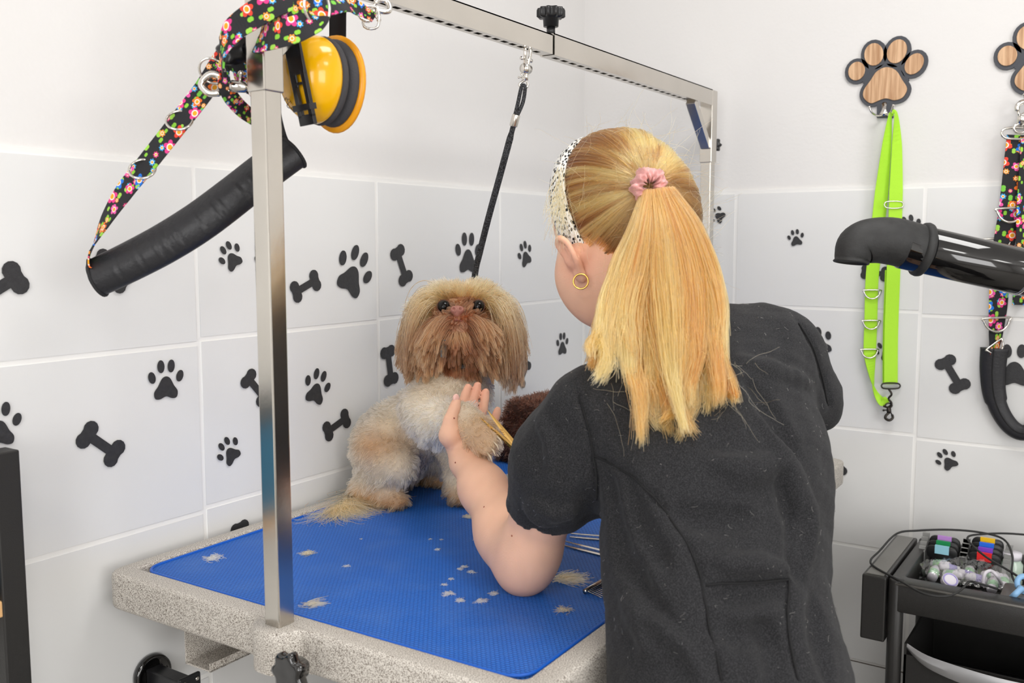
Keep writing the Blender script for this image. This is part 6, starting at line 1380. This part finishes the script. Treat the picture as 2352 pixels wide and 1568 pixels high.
MB().tube(crom([on_z(2312, 1384, TRZ-0.03), on_z(2330, 1366, TRZ+0.002), on_z(2345, 1352, TRZ+0.010)], 5), [0.005]*10+[0.007], 10).build('shank', lb, bs); MB().tube(torus_pts(on_z(2354, 1341, TRZ+0.012), RT, unit(UP+FW*0.3), 0.013, 26), 0.0048, 10, closed=True).build('finger_loop', lb, bs)
MB().tube([on_z(2312, 1384, TRZ-0.03), on_z(2300, 1398, TRZ-0.046)], [0.004, 0.002], 8).build('blade', MATS['steel'], bs)
# black cable looping over the tray
cbp = [(2400, 1232, 0.035), (2320, 1225, 0.035), (2262, 1226, 0.034), (2222, 1235, 0.03), (2260, 1275, 0.02), (2330, 1318, 0.014), (2400, 1365, 0.01)]
cbq = [(2292, 1352, 0.006), (2250, 1340, 0.022), (2226, 1336, 0.022), (2205, 1356, 0.008), (2172, 1369, 0.004), (2120, 1362, 0.004), (2070, 1335, 0.004), (2010, 1302, 0.004), (2000, 1286, 0.006), (2020, 1265, 0.012), (2060, 1225, 0.03), (2110, 1218, 0.034), (2180, 1216, 0.035), (2250, 1222, 0.034), (2305, 1238, 0.03), (2325, 1275, 0.02), (2324, 1320, 0.01), (2340, 1350, 0.006)]
cbt = thing('power_cable', 'thin black power cable looping over the trolley tray', 'cable', on_z(2120, 1362, TRZ))
for q in (cbp, cbq): MB().tube(crom([on_z(x, y, TRZ+dz) for x, y, dz in q], 8), 0.0020, 8).build('cable_run', MATS['black_rubber'], cbt)

# ------------------------------------------------------------------ rack at the edge of the picture
ra = thing('shelf_rack', 'black square steel rack with wooden shelf at the left picture edge', 'rack', (0.45, 1.05, 0)); re = on_y(45, 1032, 1.10); rx1, rz = re[0], re[2]
m_ = mat('rack_steel', (48, 47, 46), 0.45, metal=0.3, bump=(700, 0.2))
for x in (rx1, rx1-0.55):
    for y in (1.10, 1.157): bevel(MB().box(np.array([x-0.03, y, 0]), np.array([x, y+0.03, rz])).build('upright', m_, ra, False), 0.002, 2)
for y in (1.10, 1.157): bevel(MB().box(np.array([rx1-0.55, y, rz-0.03]), np.array([rx1-0.03, y+0.03, rz])).build('top_rail', m_, ra, False), 0.002)
zs_ = on_y(5, 1408, 1.09)[2]
bevel(MB().box(np.array([rx1-0.58, 1.102, zs_-0.010]), np.array([rx1-0.012, 1.152, zs_+0.010])).build('wood_shelf', mat('pine_shelf', (222, 176, 122), 0.5, var=(12, 0.1)), ra, False), 0.002)
for y in (1.108,): MB().box(np.array([rx1-0.52, y, 0.3]), np.array([rx1-0.03, y+0.015, 0.33])).build('lower_rail', m_, ra, False)
tl = thing('teal_towel', 'teal folded towel standing on the rack shelf', 'towel', (rx1-0.2, 1.12, zs_+0.011)); tm = mat('teal_terry', (40, 120, 160), 0.9, bump=(400, 0.6))
for j in range(4): bevel(MB().box(np.array([rx1-0.30, 1.105, zs_+0.0105+j*0.04]), np.array([rx1-0.034, 1.150, zs_+0.0505+j*0.04])).build('fold', tm, tl, False), 0.014, 3)
